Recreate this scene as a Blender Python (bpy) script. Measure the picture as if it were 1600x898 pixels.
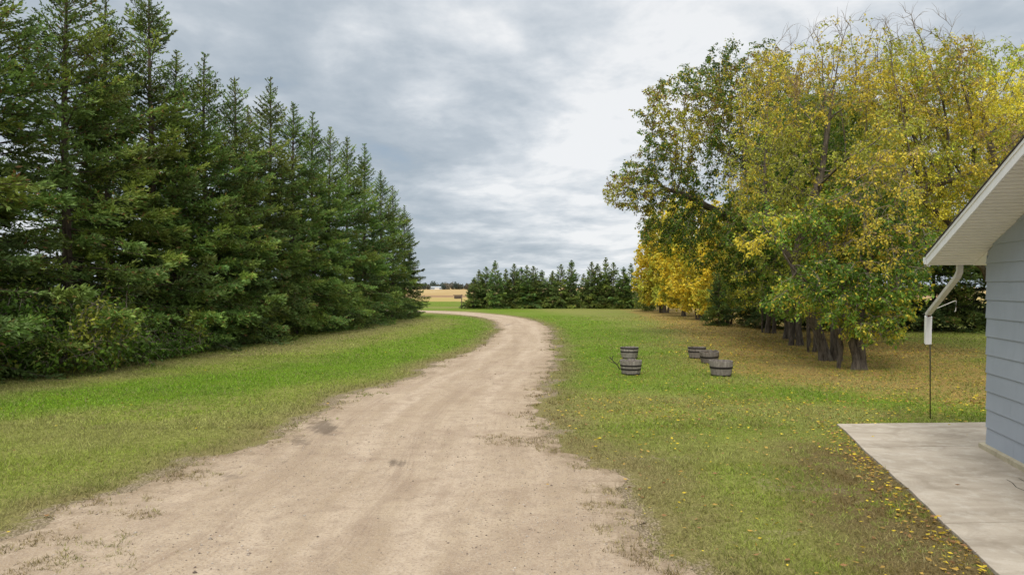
import bpy, math, random
import numpy as np
from math import radians as R_
for o in list(bpy.data.objects): bpy.data.objects.remove(o)
SC = bpy.context.scene
COL = SC.collection
# ------------------------------------------------------------------ camera
CAMH = 2.6; FPX = 1067.0
cd = bpy.data.cameras.new("camera"); cam = bpy.data.objects.new("camera", cd); COL.objects.link(cam)
cam.location = (0, 0, CAMH); cam.rotation_euler = (R_(90.0), 0, 0)
cd.lens = 24.0; cd.sensor_width = 36.0; cd.clip_start = 0.1; cd.clip_end = 12000
SC.camera = cam
# ------------------------------------------------------------------ light
SUN_EL = R_(47); SUN_AZ = R_(196)      # azimuth clockwise from +Y: sun high behind the camera, a little left
sd = bpy.data.lights.new("sun", 'SUN'); so = bpy.data.objects.new("sun", sd); COL.objects.link(so)
sd.energy = 1.5; sd.angle = R_(14); sd.color = (1.0, 0.95, 0.87)
so.rotation_euler = (math.pi/2 - SUN_EL, 0, math.pi - SUN_AZ)
W = bpy.data.worlds.new("World"); SC.world = W; W.use_nodes = True
SC.view_settings.view_transform = 'Standard'; SC.view_settings.look = 'None'
SC.view_settings.gamma = 1.0; SC.view_settings.exposure = 0.55
try: SC.view_settings.use_curve_mapping = False
except Exception: pass

class NT:
    """tiny node tree helper"""
    def __init__(s, t): s.t = t; s.n = t.nodes; s.l = t.links
    def new(s, k, **kw):
        n = s.n.new(k)
        for a, v in kw.items(): setattr(n, a, v)
        return n
    def put(s, sock, v):
        if isinstance(v, bpy.types.NodeSocket): s.l.new(v, sock)
        elif isinstance(v, (tuple, list)) and len(v) == 3 and sock.type == 'RGBA': sock.default_value = (*v, 1)
        else: sock.default_value = v
    def math(s, op, a, b=0.0, c=0.0, clamp=False):
        n = s.new('ShaderNodeMath', operation=op, use_clamp=clamp)
        s.put(n.inputs[0], a); s.put(n.inputs[1], b); s.put(n.inputs[2], c); return n.outputs[0]
    def vmath(s, op, a, b=(0, 0, 0)):
        n = s.new('ShaderNodeVectorMath', operation=op)
        s.put(n.inputs[0], a); s.put(n.inputs[1], b); return n
    def mix(s, f, a, b, mode='MIX'):
        n = s.new('ShaderNodeMix', data_type='RGBA', blend_type=mode)
        s.put(n.inputs[0], f); s.put(n.inputs[6], a); s.put(n.inputs[7], b); return n.outputs[2]
    def noise(s, vec, scale, detail=4, rough=0.55, dist=0.0):
        n = s.new('ShaderNodeTexNoise'); n.inputs['Scale'].default_value = scale
        n.inputs['Detail'].default_value = detail; n.inputs['Roughness'].default_value = rough
        n.inputs['Distortion'].default_value = dist
        if vec is not None: s.l.new(vec, n.inputs['Vector'])
        return n.outputs['Fac']
    def mr(s, v, a, b, c=0.0, d=1.0, smooth=False):
        n = s.new('ShaderNodeMapRange'); n.clamp = True
        if smooth: n.interpolation_type = 'SMOOTHSTEP'
        s.put(n.inputs[0], v)
        for i, q in enumerate((a, b, c, d)): s.put(n.inputs[1+i], q)
        return n.outputs[0]
    def mapping(s, vec, scale=(1, 1, 1), loc=(0, 0, 0), rot=(0, 0, 0)):
        n = s.new('ShaderNodeMapping'); s.l.new(vec, n.inputs[0])
        n.inputs['Scale'].default_value = scale; n.inputs['Location'].default_value = loc
        n.inputs['Rotation'].default_value = rot; return n.outputs[0]
    def attr(s, name):
        n = s.new('ShaderNodeAttribute'); n.attribute_name = name; return n

# ---- sky: Nishita seen through a broken layer of cloud
w = NT(W.node_tree); w.n.clear()
out = w.new('ShaderNodeOutputWorld')
sky = w.new('ShaderNodeTexSky'); sky.sky_type = 'NISHITA'; sky.sun_disc = False
sky.sun_elevation = SUN_EL; sky.sun_rotation = SUN_AZ
bg1 = w.new('ShaderNodeBackground'); w.l.new(sky.outputs[0], bg1.inputs[0]); bg1.inputs[1].default_value = 0.11
tc = w.new('ShaderNodeTexCoord').outputs['Generated']
nrm = w.vmath('NORMALIZE', tc).outputs[0]
sx = w.new('ShaderNodeSeparateXYZ'); w.l.new(nrm, sx.inputs[0])
z = w.math('MAXIMUM', sx.outputs[2], 0.0)
zz = w.math('ADD', z, 0.13)
cx = w.math('DIVIDE', sx.outputs[0], zz); cy = w.math('DIVIDE', sx.outputs[1], zz)
cy = w.math('MULTIPLY', cy, 0.8); cv = w.new('ShaderNodeCombineXYZ'); w.l.new(cx, cv.inputs[0]); w.l.new(cy, cv.inputs[1])
CV = cv.outputs[0]
n1 = w.noise(w.mapping(CV, (0.55, 0.42, 1), (3.1, 1.7, 0)), 1.0, 5, 0.50, 0.3)
n2 = w.noise(w.mapping(CV, (1.6, 1.5, 1), (7.3, 2.2, 0)), 1.0, 7, 0.56, 0.3)
n3 = w.noise(w.mapping(CV, (3.6, 4.2, 1), (1.3, 9.2, 0)), 1.0, 5, 0.6, 0.2)
def lobe(az, el, p):
    d = (math.sin(R_(az))*math.cos(R_(el)), math.cos(R_(az))*math.cos(R_(el)), math.sin(R_(el)))
    return w.math('POWER', w.math('MAXIMUM', w.vmath('DOT_PRODUCT', nrm, d).outputs['Value'], 0.0), p)
br = w.math('ADD', w.math('MULTIPLY', n1, 0.50), w.math('MULTIPLY', n2, 0.72))
br = w.math('ADD', br, w.math('MULTIPLY', n3, 0.36))                         # about 0.6
br = w.math('ADD', br, w.math('MULTIPLY', lobe(6, 9.5, 60), 0.13))           # thin place low ahead
br = w.math('ADD', br, w.math('MULTIPLY', lobe(20, 24, 14), 0.13))           # thin cloud to the right
br = w.math('SUBTRACT', br, w.math('MULTIPLY', lobe(-17, 15, 26), 0.10))     # heavy cloud to the left
br = w.math('SUBTRACT', br, w.math('MULTIPLY', w.mr(z, 0.02, 0.12, 1.0, 0.0, True), 0.05))
t = w.mr(br, 0.51, 0.985)
cr = w.new('ShaderNodeValToRGB'); w.l.new(t, cr.inputs[0])
e = cr.color_ramp.elements
e[0].position = 0.0; e[0].color = (0.215, 0.26, 0.31, 1)
e[1].position = 1.0; e[1].color = (0.60, 0.61, 0.62, 1)
for p, c in ((0.3, (0.275, 0.32, 0.365, 1)), (0.55, (0.345, 0.385, 0.425, 1)), (0.78, (0.46, 0.49, 0.52, 1))):
    k = e.new(p); k.color = c
# an overcast sky is about twice as bright overhead as near the horizon
zen = w.mr(sx.outputs[2], 0.38, 0.85, 1.0, 3.1, True)
hz = w.mr(z, 0.0, 0.06, 1.08, 1.0, True)
bg2 = w.new('ShaderNodeBackground'); w.l.new(w.mix(w.mr(sx.outputs[2], 0.38, 0.8, 0.0, 0.85, True), cr.outputs[0], (0.44, 0.43, 0.405)), bg2.inputs[0])
w.l.new(w.math('MULTIPLY', zen, hz), bg2.inputs[1])
mx = w.new('ShaderNodeMixShader')
w.l.new(w.mr(br, 0.50, 0.66, 0.80, 0.97), mx.inputs[0])
w.l.new(bg1.outputs[0], mx.inputs[1]); w.l.new(bg2.outputs[0], mx.inputs[2])
w.l.new(mx.outputs[0], out.inputs[0])

# ------------------------------------------------------------------ helpers
RNG = np.random.default_rng(11)
def G(px, py):
    """where a spot read off the photograph's ground lies on the real ground plane, metres"""
    d = CAMH*FPX/(py-450.0); return ((px-800)/FPX*d, d)
def _h(ix, iy, iz, seed):
    n = (ix.astype(np.int64)*374761393 + iy.astype(np.int64)*668265263 + iz.astype(np.int64)*2147483647 + seed*974711) & 0xffffffff
    n = ((n ^ (n >> 13))*1274126177) & 0xffffffff
    n = ((n ^ (n >> 16))*2246822519) & 0xffffffff
    return ((n ^ (n >> 15)) & 0xffffff)/float(0xffffff)
def vnoise(P, scale, seed=0, octaves=3):
    P = np.asarray(P, float)
    if P.shape[1] == 2: P = np.c_[P, np.zeros(len(P))]
    tot = np.zeros(len(P)); amp = 1.0; s = 0
    for o in range(octaves):
        q = P*scale*(2**o) + 31.7*o; i = np.floor(q).astype(np.int64); f = q-i; f = f*f*(3-2*f)
        v = 0
        for a in (0, 1):
            for b in (0, 1):
                for c in (0, 1):
                    wgt = (f[:, 0] if a else 1-f[:, 0])*(f[:, 1] if b else 1-f[:, 1])*(f[:, 2] if c else 1-f[:, 2])
                    v = v + wgt*_h(i[:, 0]+a, i[:, 1]+b, i[:, 2]+c, seed+o)
        tot += amp*v; s += amp; amp *= 0.5
    return tot/s
def sstep(x, a, b):
    t = np.clip((x-a)/(b-a), 0, 1); return t*t*(3-2*t)
def mesh_np(name, V, F, mat, col=None, attrs=None, uv=None, smooth=False):
    """V (n,3), F (m,k) -> mesh data"""
    me = bpy.data.meshes.new(name); V = np.asarray(V, np.float32)
    Fs = F if isinstance(F, list) else [F]
    Fs = [np.asarray(f, np.int32) for f in Fs if len(f)]
    loops = np.concatenate([f.ravel() for f in Fs]); npoly = sum(len(f) for f in Fs)
    tot = np.concatenate([np.full(len(f), f.shape[1], np.int32) for f in Fs])
    st = np.concatenate([[0], np.cumsum(tot)[:-1]]).astype(np.int32)
    me.vertices.add(len(V)); me.vertices.foreach_set('co', V.ravel())
    me.loops.add(len(loops)); me.loops.foreach_set('vertex_index', loops)
    me.polygons.add(npoly); me.polygons.foreach_set('loop_start', st); me.polygons.foreach_set('loop_total', tot)
    if smooth: me.polygons.foreach_set('use_smooth', np.ones(npoly, bool))
    if col is not None:
        a = me.attributes.new('tint', 'FLOAT_COLOR', 'POINT')
        a.data.foreach_set('color', np.c_[col, np.ones(len(V))].astype(np.float32).ravel())
    for k, v in (attrs or {}).items():
        a = me.attributes.new(k, 'FLOAT', 'POINT'); a.data.foreach_set('value', np.asarray(v, np.float32))
    if uv is not None:
        u = me.uv_layers.new(name='UVMap'); u.data.foreach_set('uv', np.asarray(uv, np.float32)[loops].ravel())
    me.materials.append(mat); me.update(calc_edges=True); me.validate()
    return me
def link(name, me, parent=None, loc=(0, 0, 0), rotz=0.0, scale=1.0):
    o = bpy.data.objects.new(name, me); COL.objects.link(o)
    o.location = loc; o.rotation_euler = (0, 0, rotz)
    o.scale = (scale,)*3 if not isinstance(scale, tuple) else scale
    if parent: o.parent = parent
    return o
def tag(o, label=None, cat=None, group=None, kind=None):
    if label: o['label'] = label
    if cat: o['category'] = cat
    if group: o['group'] = group
    if kind: o['kind'] = kind
    return o
def thing(name, label, cat, loc=(0, 0, 0), rotz=0.0, group=None, scale=1.0):
    return tag(link(name, None, None, loc, rotz, scale), label, cat, group)
class MB:
    """collects boxes, prisms and tubes into one mesh"""
    def __init__(s): s.v = []; s.f = []
    def poly(s, pts, faces):
        b = len(s.v); s.v += [tuple(p) for p in pts]; s.f += [tuple(b+i for i in f) for f in faces]
    def box(s, lo, hi, fn=None):
        (x0, y0, z0), (x1, y1, z1) = lo, hi
        p = [(x0, y0, z0), (x1, y0, z0), (x1, y1, z0), (x0, y1, z0), (x0, y0, z1), (x1, y0, z1), (x1, y1, z1), (x0, y1, z1)]
        if fn: p = [fn(q) for q in p]
        s.poly(p, [(0, 3, 2, 1), (4, 5, 6, 7), (0, 1, 5, 4), (1, 2, 6, 5), (2, 3, 7, 6), (3, 0, 4, 7)])
    def sweep(s, path, prof, caps=True, up=(0, 0, 1)):
        """sweep a closed profile [(a,b)] along path"""
        path = [np.array(p, float) for p in path]; n = len(prof); up = np.array(up, float); rings = []
        for i, p in enumerate(path):
            t0 = path[i]-path[i-1] if i else path[1]-path[0]
            t1 = path[i+1]-path[i] if i < len(path)-1 else t0
            t0 = t0/np.linalg.norm(t0); t1 = t1/np.linalg.norm(t1)
            t = t0+t1; t /= np.linalg.norm(t)
            k = 1/max(0.5, float(np.dot(t, t0)))
            a = np.cross(t, up)
            if np.linalg.norm(a) < 1e-3: a = np.cross(t, (0, 1, 0))
            a /= np.linalg.norm(a); b = np.cross(a, t)
            rings.append([p + a*u + b*v for u, v in prof])
        base = len(s.v)
        for r in rings: s.v += [tuple(q) for q in r]
        for i in range(len(rings)-1):
            for j in range(n):
                k = (j+1) % n
                s.f.append((base+i*n+j, base+i*n+k, base+(i+1)*n+k, base+(i+1)*n+j))
        if caps:
            s.f.append(tuple(base+j for j in range(n))[::-1]); s.f.append(tuple(base+(len(rings)-1)*n+j for j in range(n)))
    def tube(s, path, r, n=8):
        s.sweep(path, [(r*math.cos(2*math.pi*i/n), r*math.sin(2*math.pi*i/n)) for i in range(n)])
    def mesh(s, name, mat, smooth=False, bevel=0.0):
        me = bpy.data.meshes.new(name); me.from_pydata(s.v, [], s.f); me.materials.append(mat)
        if bevel:
            import bmesh
            bm = bmesh.new(); bm.from_mesh(me)
            bmesh.ops.recalc_face_normals(bm, faces=bm.faces)
            bmesh.ops.bevel(bm, geom=[e for e in bm.edges if len(e.link_faces) == 2 and e.calc_face_angle(0) > 0.5], offset=bevel, segments=2, affect='EDGES', profile=0.6)
            bm.to_mesh(me); bm.free()
        else:
            import bmesh
            bm = bmesh.new(); bm.from_mesh(me); bmesh.ops.recalc_face_normals(bm, faces=bm.faces); bm.to_mesh(me); bm.free()
        if smooth:
            for p in me.polygons: p.use_smooth = True
        return me

# ------------------------------------------------------------------ materials
def mat(name):
    m = bpy.data.materials.new(name); m.use_nodes = True; t = NT(m.node_tree); t.n.clear()
    o = t.new('ShaderNodeOutputMaterial'); return m, t, o
def principled(t, o, color, rough=0.8, bump=None, bstr=0.3, bdist=0.02, metal=0.0, spec=0.3):
    p = t.new('ShaderNodeBsdfPrincipled'); t.put(p.inputs['Base Color'], color); t.put(p.inputs['Roughness'], rough)
    p.inputs['Metallic'].default_value = metal; p.inputs['Specular IOR Level'].default_value = spec
    if bump is not None:
        b = t.new('ShaderNodeBump'); b.inputs['Strength'].default_value = bstr; b.inputs['Distance'].default_value = bdist
        t.l.new(bump, b.inputs['Height']); t.l.new(b.outputs[0], p.inputs['Normal'])
    t.l.new(p.outputs[0], o.inputs[0]); return p
def m_leaf(name, trans=0.32, rough=0.6, gain=(1, 1, 1), objvar=0.15):
    m, t, o = mat(name)
    c = t.attr('tint').outputs['Color']
    c = t.mix(1.0, c, tuple(gain), 'MULTIPLY')
    rnd = t.new('ShaderNodeObjectInfo').outputs['Random']
    hs = t.new('ShaderNodeHueSaturation'); t.put(hs.inputs['Value'], t.mr(rnd, 0, 1, 1-objvar, 1+objvar))
    t.put(hs.inputs['Hue'], t.mr(rnd, 0, 1, 0.49, 0.51)); t.put(hs.inputs['Color'], c); c = hs.outputs[0]
    p = t.new('ShaderNodeBsdfPrincipled'); t.put(p.inputs['Base Color'], c); p.inputs['Roughness'].default_value = rough
    p.inputs['Specular IOR Level'].default_value = 0.25
    tr = t.new('ShaderNodeBsdfTranslucent'); t.put(tr.inputs[0], c)
    mxs = t.new('ShaderNodeMixShader'); mxs.inputs[0].default_value = trans
    t.l.new(p.outputs[0], mxs.inputs[1]); t.l.new(tr.outputs[0], mxs.inputs[2]); t.l.new(mxs.outputs[0], o.inputs[0])
    return m
M = {}
M['leaf'] = m_leaf('leaf'); M['needle'] = m_leaf('needle', 0.22, 0.55, (1.85, 1.78, 1.25), objvar=0.12); M['blade'] = m_leaf('grass_blade', 0.3, 0.6)
M['litter'] = m_leaf('fallen_leaf', 0.1, 0.7)
def m_bark(name, a, b, twig=None):
    m, t, o = mat(name); g = t.new('ShaderNodeTexCoord').outputs['Object']
    n = t.noise(t.mapping(g, (9, 9, 1.6)), 2.0, 6, 0.65, 0.4); n2 = t.noise(g, 1.3, 3)
    c = t.mix(t.mr(n, 0.35, 0.65), a, b); c = t.mix(t.mr(n2, 0.5, 0.7, 0, 0.4), c, (0.16, 0.15, 0.10))
    if twig: c = t.mix(t.attr('twig').outputs['Fac'], c, twig)
    principled(t, o, c, 0.95, n, 1.0, 0.03); return m
M['bark'] = m_bark('maple_bark', (0.042, 0.032, 0.025), (0.17, 0.14, 0.11), (0.27, 0.225, 0.18))
M['sbark'] = m_bark('spruce_bark', (0.05, 0.038, 0.03), (0.15, 0.115, 0.09))

# ------------------------------------------------------------------ driveway outline
LE = [(-10.5, -14), (-9.5, -6), (-8.0, 0), (-7.0, 4), G(0, 850), G(110, 800), G(215, 765), G(280, 730), G(380, 700), G(455, 668), G(545, 622),
      G(640, 590), G(702, 563), G(750, 541), G(776, 522), G(779, 509), G(765, 500), G(735, 494.5), G(700, 491.2), G(650, 489.2), (-22, 71), (-60, 70)]
RE = [(9, -14), (7.5, -6), (4.0, 1.5), (2.4, 4.6), G(1120, 898), G(1035, 850), G(985, 790), G(990, 742), G(905, 710), G(850, 660), G(846, 625),
      G(858, 590), G(862, 560), G(862, 540), G(860, 522), G(850, 509), G(828, 500.5), G(796, 494.5), G(745, 489.5), G(660, 486.0), (-22, 77.5), (-60, 77)]
def catmull(P, n=30):
    P = np.array(P, float); Q = np.vstack([2*P[0]-P[1], P, 2*P[-1]-P[-2]]); out = []
    for i in range(len(P)-1):
        p0, p1, p2, p3 = Q[i:i+4]
        for t in np.linspace(0, 1, n, endpoint=False):
            out.append(0.5*((2*p1)+(p2-p0)*t+(2*p0-5*p1+4*p2-p3)*t*t+(3*p1-p0-3*p2+p3)*t**3))
    out.append(P[-1]); return np.array(out)
LC = catmull(LE, 34); RC = catmull(RE, 34)
def unit_(v): return v/np.linalg.norm(v, axis=-1, keepdims=True)
acr = RC-LC; wid = np.linalg.norm(acr, axis=1, keepdims=True); acr = acr/wid
def edge_noise(P, s):
    d = np.clip(np.linalg.norm(P, axis=1)/14, 0.5, 1.6)
    return ((vnoise(P, 0.55, s, 2)-.5)*0.6 + (vnoise(P, 2.6, s+5, 4)-.5)*0.75)*np.where(P[:, 1] > 45, 0.45, 1.0)*d**0.2
LC2 = LC + acr*edge_noise(LC, 3)[:, None]; RC2 = RC + acr*edge_noise(RC, 9)[:, None]
POLY = np.vstack([LC2[::2], RC2[::-1][::2]])
def sdf(P, poly=None):
    """signed distance to the driveway outline, negative inside"""
    poly = POLY if poly is None else poly
    out = np.empty(len(P)); A = poly; B = np.roll(poly, -1, axis=0)
    keep = np.linalg.norm(A-B, axis=1) > 1e-6; A = A[keep]; B = B[keep]
    for k in range(0, len(P), 20000):
        q = P[k:k+20000]; d2 = np.full(len(q), 1e9); ins = np.zeros(len(q), bool)
        for a, b in zip(A, B):
            ab = b-a; t = np.clip(((q-a)@ab)/(ab@ab), 0, 1)
            dx = q[:, 0]-a[0]-t*ab[0]; dy = q[:, 1]-a[1]-t*ab[1]
            d2 = np.minimum(d2, dx*dx+dy*dy)
            c = (a[1] > q[:, 1]) != (b[1] > q[:, 1])
            if c.any():
                xi = (b[0]-a[0])*(q[:, 1]-a[1])/(b[1]-a[1]+1e-12)+a[0]; ins ^= c & (q[:, 0] < xi)
        out[k:k+20000] = np.where(ins, -1, 1)*np.sqrt(d2)
    return out
def dist_line(P, pts):
    d = np.full(len(P), 1e9); pts = np.array(pts, float)
    for a, b in zip(pts[:-1], pts[1:]):
        ab = b-a; t = np.clip(((P-a)@ab)/(ab@ab), 0, 1)
        d = np.minimum(d, np.linalg.norm(P-a-t[:, None]*ab, axis=1))
    return d
# house frame: DV runs along the visible wall away from the camera, EV across
DV = np.array([math.sin(R_(14.5)), math.cos(R_(14.5))]); EV = np.array([DV[1], -DV[0]])
HC = np.array([7.55, 10.85])                                 # the far left corner of the house
SLAB = [(6.12, 12.85), (14.6, 13.3), tuple(HC-14*DV+7.1*EV), tuple(np.array((6.12, 12.85))-15.5*DV)]
BARE_C = [(c, r) for c, r in ((G(1180, 757), 0.40), (G(1010, 715), .4), (G(1205, 830), .22), (G(1330, 770), .2), (G(1260, 790), .2))]
def masks(P):
    """lush, litter, brown (worn turf), bare soil - what grows where, metres on the ground"""
    n = vnoise(P, 0.22, 21, 4); n2 = vnoise(P, 0.9, 22, 3); n3 = vnoise(P, 3.1, 23, 3)
    x, y = P[:, 0], P[:, 1]
    lush = 1-sstep(dist_line(P, [(-16, 13.5), (-9.6, 16.5), (-5.8, 21.5), (-3.1, 35), (-1.8, 48), (-4, 60), (-14, 68)]), 0.6, 3.4)
    lush = np.maximum(lush, 0.75*(1-sstep(dist_line(P, [(1.6, 18.8), (6.5, 17.0), (9.8, 15.0), (14, 14)])+(n2-.5)*1.6, 0.0, 2.6)))
    lush = np.maximum(lush, 0.85*(1-sstep(dist_line(P, [(2.2, 22), (3.2, 35), (4.5, 52), (-2, 80), (-30, 86)]), 1.0, 7)))
    lush = np.clip(lush + (n-.5)*1.1 + (n2-.5)*0.5, 0, 1)
    lush = np.clip(lush*(0.65+0.7*n3), 0, 1)
    dt = dist_line(P, [(16, 14), (11.5, 19.5), (11.0, 24), (13.2, 34), (15, 48), (17, 66), (21, 90)])
    dt = np.where(x > 12, dt*0.75, dt)
    lit = (1-sstep(dt + (n-.5)*3.0 + (n2-.5)*2.0, 2.2, 6.8))
    lit = np.maximum(lit, 0.30*(1-sstep(dist_line(P, [(3, 14), (8, 14.5), (5, 20)]), 1, 5)))
    lit = lit*np.where((y > 13.6) & (x > 1), 1, .5)
    q = P-np.array([6.12, 12.85]); ds = -(q@EV)         # distance to the left of the slab's edge
    al = -(q@DV)
    br = (1-sstep(ds + (n2-.5)*1.6, 0.2, 2.4))*sstep(al, 0.3, 3.0)*sstep(ds, -0.4, 0)
    br = np.clip(br*1.1 + 0.35*sstep(n2, .55, .7)*(al > -6)*(ds < 5)*(ds > 0), 0, 1)
    sd_ = sdf(P)
    dry = 1-sstep(sd_, 0.1, 1.6)
    dry = np.maximum(dry, 0.75*(1-sstep(dist_line(P, [(-13.5, 15), (-12.6, 21.7), (-10.2, 28.3), (-8.8, 39.6), (-7.6, 55)]), .5, 2.6)))
    bare = 1-sstep(sd_ + (n2-.5)*0.9 + (n3-.5)*0.6, 0.0, 0.45)
    for c, r in BARE_C:
        bare = np.maximum(bare, (1-sstep(np.linalg.norm((P-np.array(c))*np.array([.7, 1.3]), axis=1) + (n3-.5)*1.5, r*.1, r*1.1))*0.6)
    return dict(lush=lush, litter=lit, brown=np.clip(br, 0, 1), bare=np.clip(bare, 0, 1), dry=np.clip(dry+(n2-.5)*.6, 0, 1), sd=sd_)

# ------------------------------------------------------------------ ground surfaces
def lawn_material():
    m, t, o = mat('lawn'); P = t.new('ShaderNodeNewGeometry').outputs['Position']
    A = lambda k: t.attr(k).outputs['Fac']
    f1 = t.noise(P, 1.2, 5, 0.6); f2 = t.noise(P, 9.0, 5, 0.65); f3 = t.noise(t.mapping(P, (1, .6, 1)), 42.0, 4, 0.7)
    g = t.mix(t.mr(f2, .3, .7), (0.15, 0.165, 0.032), (0.27, 0.285, 0.075))
    g = t.mix(t.mr(t.math('ADD', A('lush'), t.math('MULTIPLY', t.math('SUBTRACT', f1, .5), .8)), 0.15, 0.85), g,
              t.mix(t.mr(f2, .3, .7), (0.095, 0.165, 0.008), (0.16, 0.24, 0.018)))
    dr = t.mr(t.math('ADD', A('dry'), t.math('SUBTRACT', f2, .5)), 0.2, 1.0, 0, .8)
    g = t.mix(dr, g, t.mix(f3, (0.13, 0.105, 0.04), (0.30, 0.25, 0.12)))
    bn = t.mr(t.math('ADD', A('brown'), t.math('SUBTRACT', f2, .5)), 0.25, 0.8, 0, 0.85)
    g = t.mix(bn, g, t.mix(f3, (0.075, 0.052, 0.027), (0.24, 0.165, 0.08)))
    li = t.mr(t.math('ADD', A('litter'), t.math('ADD', t.math('MULTIPLY', t.math('SUBTRACT', f2, .5), 1.2), t.math('MULTIPLY', t.math('SUBTRACT', f1, .5), 1.4))), 0.25, 0.95, 0, 0.85)
    g = t.mix(li, g, t.mix(t.mr(f3, .3, .7), (0.15, 0.105, 0.035), (0.50, 0.33, 0.11)))
    ba = t.mr(t.math('ADD', A('bare'), t.math('ADD', t.math('MULTIPLY', t.math('SUBTRACT', f2, .5), 1.4), t.math('MULTIPLY', t.math('SUBTRACT', f3, .5), .8))), 0.45, 0.85, 0, .9)
    g = t.mix(ba, g, t.mix(t.mr(f3, .35, .65), (0.15, 0.11, 0.07), (0.36, 0.29, 0.21)))
    g = t.mix(t.mr(t.noise(P, .55, 6, .7), .50, .68, 0, .45), g, (0.20, 0.165, 0.07))
    g = t.mix(1.0, g, t.mix(t.mr(f3, 0.30, 0.70), (0.42, 0.42, 0.42), (1.25, 1.25, 1.25)), 'MULTIPLY')
    principled(t, o, g, 0.95, f3, 0.7, 0.03, spec=0.1); return m
def dirt_material():
    m, t, o = mat('dirt'); P = t.new('ShaderNodeNewGeometry').outputs['Position']
    uv = t.new('ShaderNodeUVMap').outputs[0]
    st = t.noise(t.mapping(uv, (2.2, 0.16, 1)), 1.0, 5, 0.6, 0.0); st2 = t.noise(t.mapping(uv, (16, 0.7, 1)), 1.0, 4, 0.65, 0.1)
    tr = t.noise(t.mapping(uv, (5.5, 18, 1)), 1.0, 2, 0.5)
    f1 = t.noise(P, 0.5, 5, .6); f2 = t.noise(P, 4.0, 6, .65); f3 = t.noise(P, 30, 4, .7); f4 = t.noise(P, 120, 2, .7)
    c = t.mix(t.mr(f1, .35, .65), (0.345, 0.262, 0.178), (0.445, 0.352, 0.252))
    c = t.mix(t.mr(st, .42, .68, 0, .7), c, (0.49, 0.39, 0.29))
    c = t.mix(t.mr(st2, .52, .75, 0, .55), c, (0.30, 0.215, 0.15))
    us = t.new('ShaderNodeSeparateXYZ'); t.l.new(uv, us.inputs[0])
    wob = t.math('MULTIPLY', t.math('SUBTRACT', t.noise(t.mapping(uv, (.001, .12, 1)), 1.0, 3), .5), 1.6)
    ab = t.math('ABSOLUTE', t.math('SUBTRACT', t.math('ADD', us.outputs[0], wob), 4.0))
    tk = t.mr(t.math('ABSOLUTE', t.math('SUBTRACT', ab, .82)), .1, .38, 1, 0, True)
    c = t.mix(t.math('MULTIPLY', tk, t.mr(st, .35, .6, .15, .7)), c, (0.51, 0.41, 0.31))
    ab2 = t.math('ABSOLUTE', t.math('SUBTRACT', t.math('ADD', us.outputs[0], t.math('MULTIPLY', wob, -1.3)), 3.3))
    tk2 = t.mr(t.math('ABSOLUTE', t.math('SUBTRACT', ab2, .8)), .06, .22, 1, 0, True)
    c = t.mix(t.math('MULTIPLY', tk2, t.mr(st2, .4, .6, .0, .5)), c, (0.28, 0.205, 0.145))
    c = t.mix(t.mr(f2, .46, .66, 0, .6), c, (0.28, 0.21, 0.15))
    c = t.mix(t.mr(t.noise(P, 1.1, 7, .72, .6), .50, .66, 0, .5), c, (0.26, 0.185, 0.13))
    c = t.mix(t.mr(f3, .52, .62, 0, .55), c, (0.19, 0.14, 0.10))
    c = t.mix(t.mr(f4, .55, .66, 0, .7), c, (0.58, 0.51, 0.44))
    sa = t.math('ADD', t.attr('stain').outputs['Fac'], t.math('MULTIPLY', t.math('SUBTRACT', f2, .5), 1.3))
    c = t.mix(t.mr(t.math('ADD', sa, t.math('MULTIPLY', t.math('SUBTRACT', st2, .5), .9)), .45, 1.0, 0, .75), c, (0.13, 0.10, 0.075))
    ed = t.math('ADD', t.attr('edge').outputs['Fac'], t.math('ADD', t.math('MULTIPLY', t.math('SUBTRACT', f2, .5), 2.0), t.math('MULTIPLY', t.math('SUBTRACT', f3, .5), 1.6)))
    c = t.mix(t.mr(ed, .55, 1.25, 0, .75), c, t.mix(f3, (0.13, 0.095, 0.055), (0.29, 0.22, 0.14)))
    h = t.math('ADD', t.math('MULTIPLY', st, 0.35), t.math('ADD', t.math('MULTIPLY', f2, .7), t.math('ADD', t.math('MULTIPLY', f3, .5), t.math('ADD', t.math('MULTIPLY', tr, .12), t.math('MULTIPLY', f4, .2)))))
    principled(t, o, c, 0.95, h, 0.7, 0.05, spec=0.1); return m
def field_material():
    m, t, o = mat('stubble_field'); P = t.new('ShaderNodeNewGeometry').outputs['Position']
    s = t.new('ShaderNodeSeparateXYZ'); t.l.new(P, s.inputs[0])
    f = t.noise(t.mapping(P, (.02, .006, 1)), 1.0, 5, .6); f2 = t.noise(t.mapping(P, (.3, .08, 1)), 1.0, 5, .65)
    y = t.math('ADD', s.outputs[1], t.math('MULTIPLY', f2, 14))
    c = t.mix(t.mr(f, .4, .6), (0.36, 0.25, 0.11), (0.44, 0.33, 0.17))
    c = t.mix(t.mr(f2, .45, .7, 0, .5), c, (0.27, 0.19, 0.085))
    weeds = t.mr(y, 170, 195, 1, 0); c = t.mix(weeds, c, t.mix(f2, (0.30, 0.22, 0.075), (0.38, 0.31, 0.12)))
    rim = t.math('MULTIPLY', t.mr(y, 186, 200), t.mr(y, 225, 245, 1, 0)); c = t.mix(rim, c, (0.25, 0.16, 0.09))
    principled(t, o, c, 0.95, spec=0.05); return m
M['lawn'] = lawn_material(); M['dirt'] = dirt_material(); M['field'] = field_material()

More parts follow.
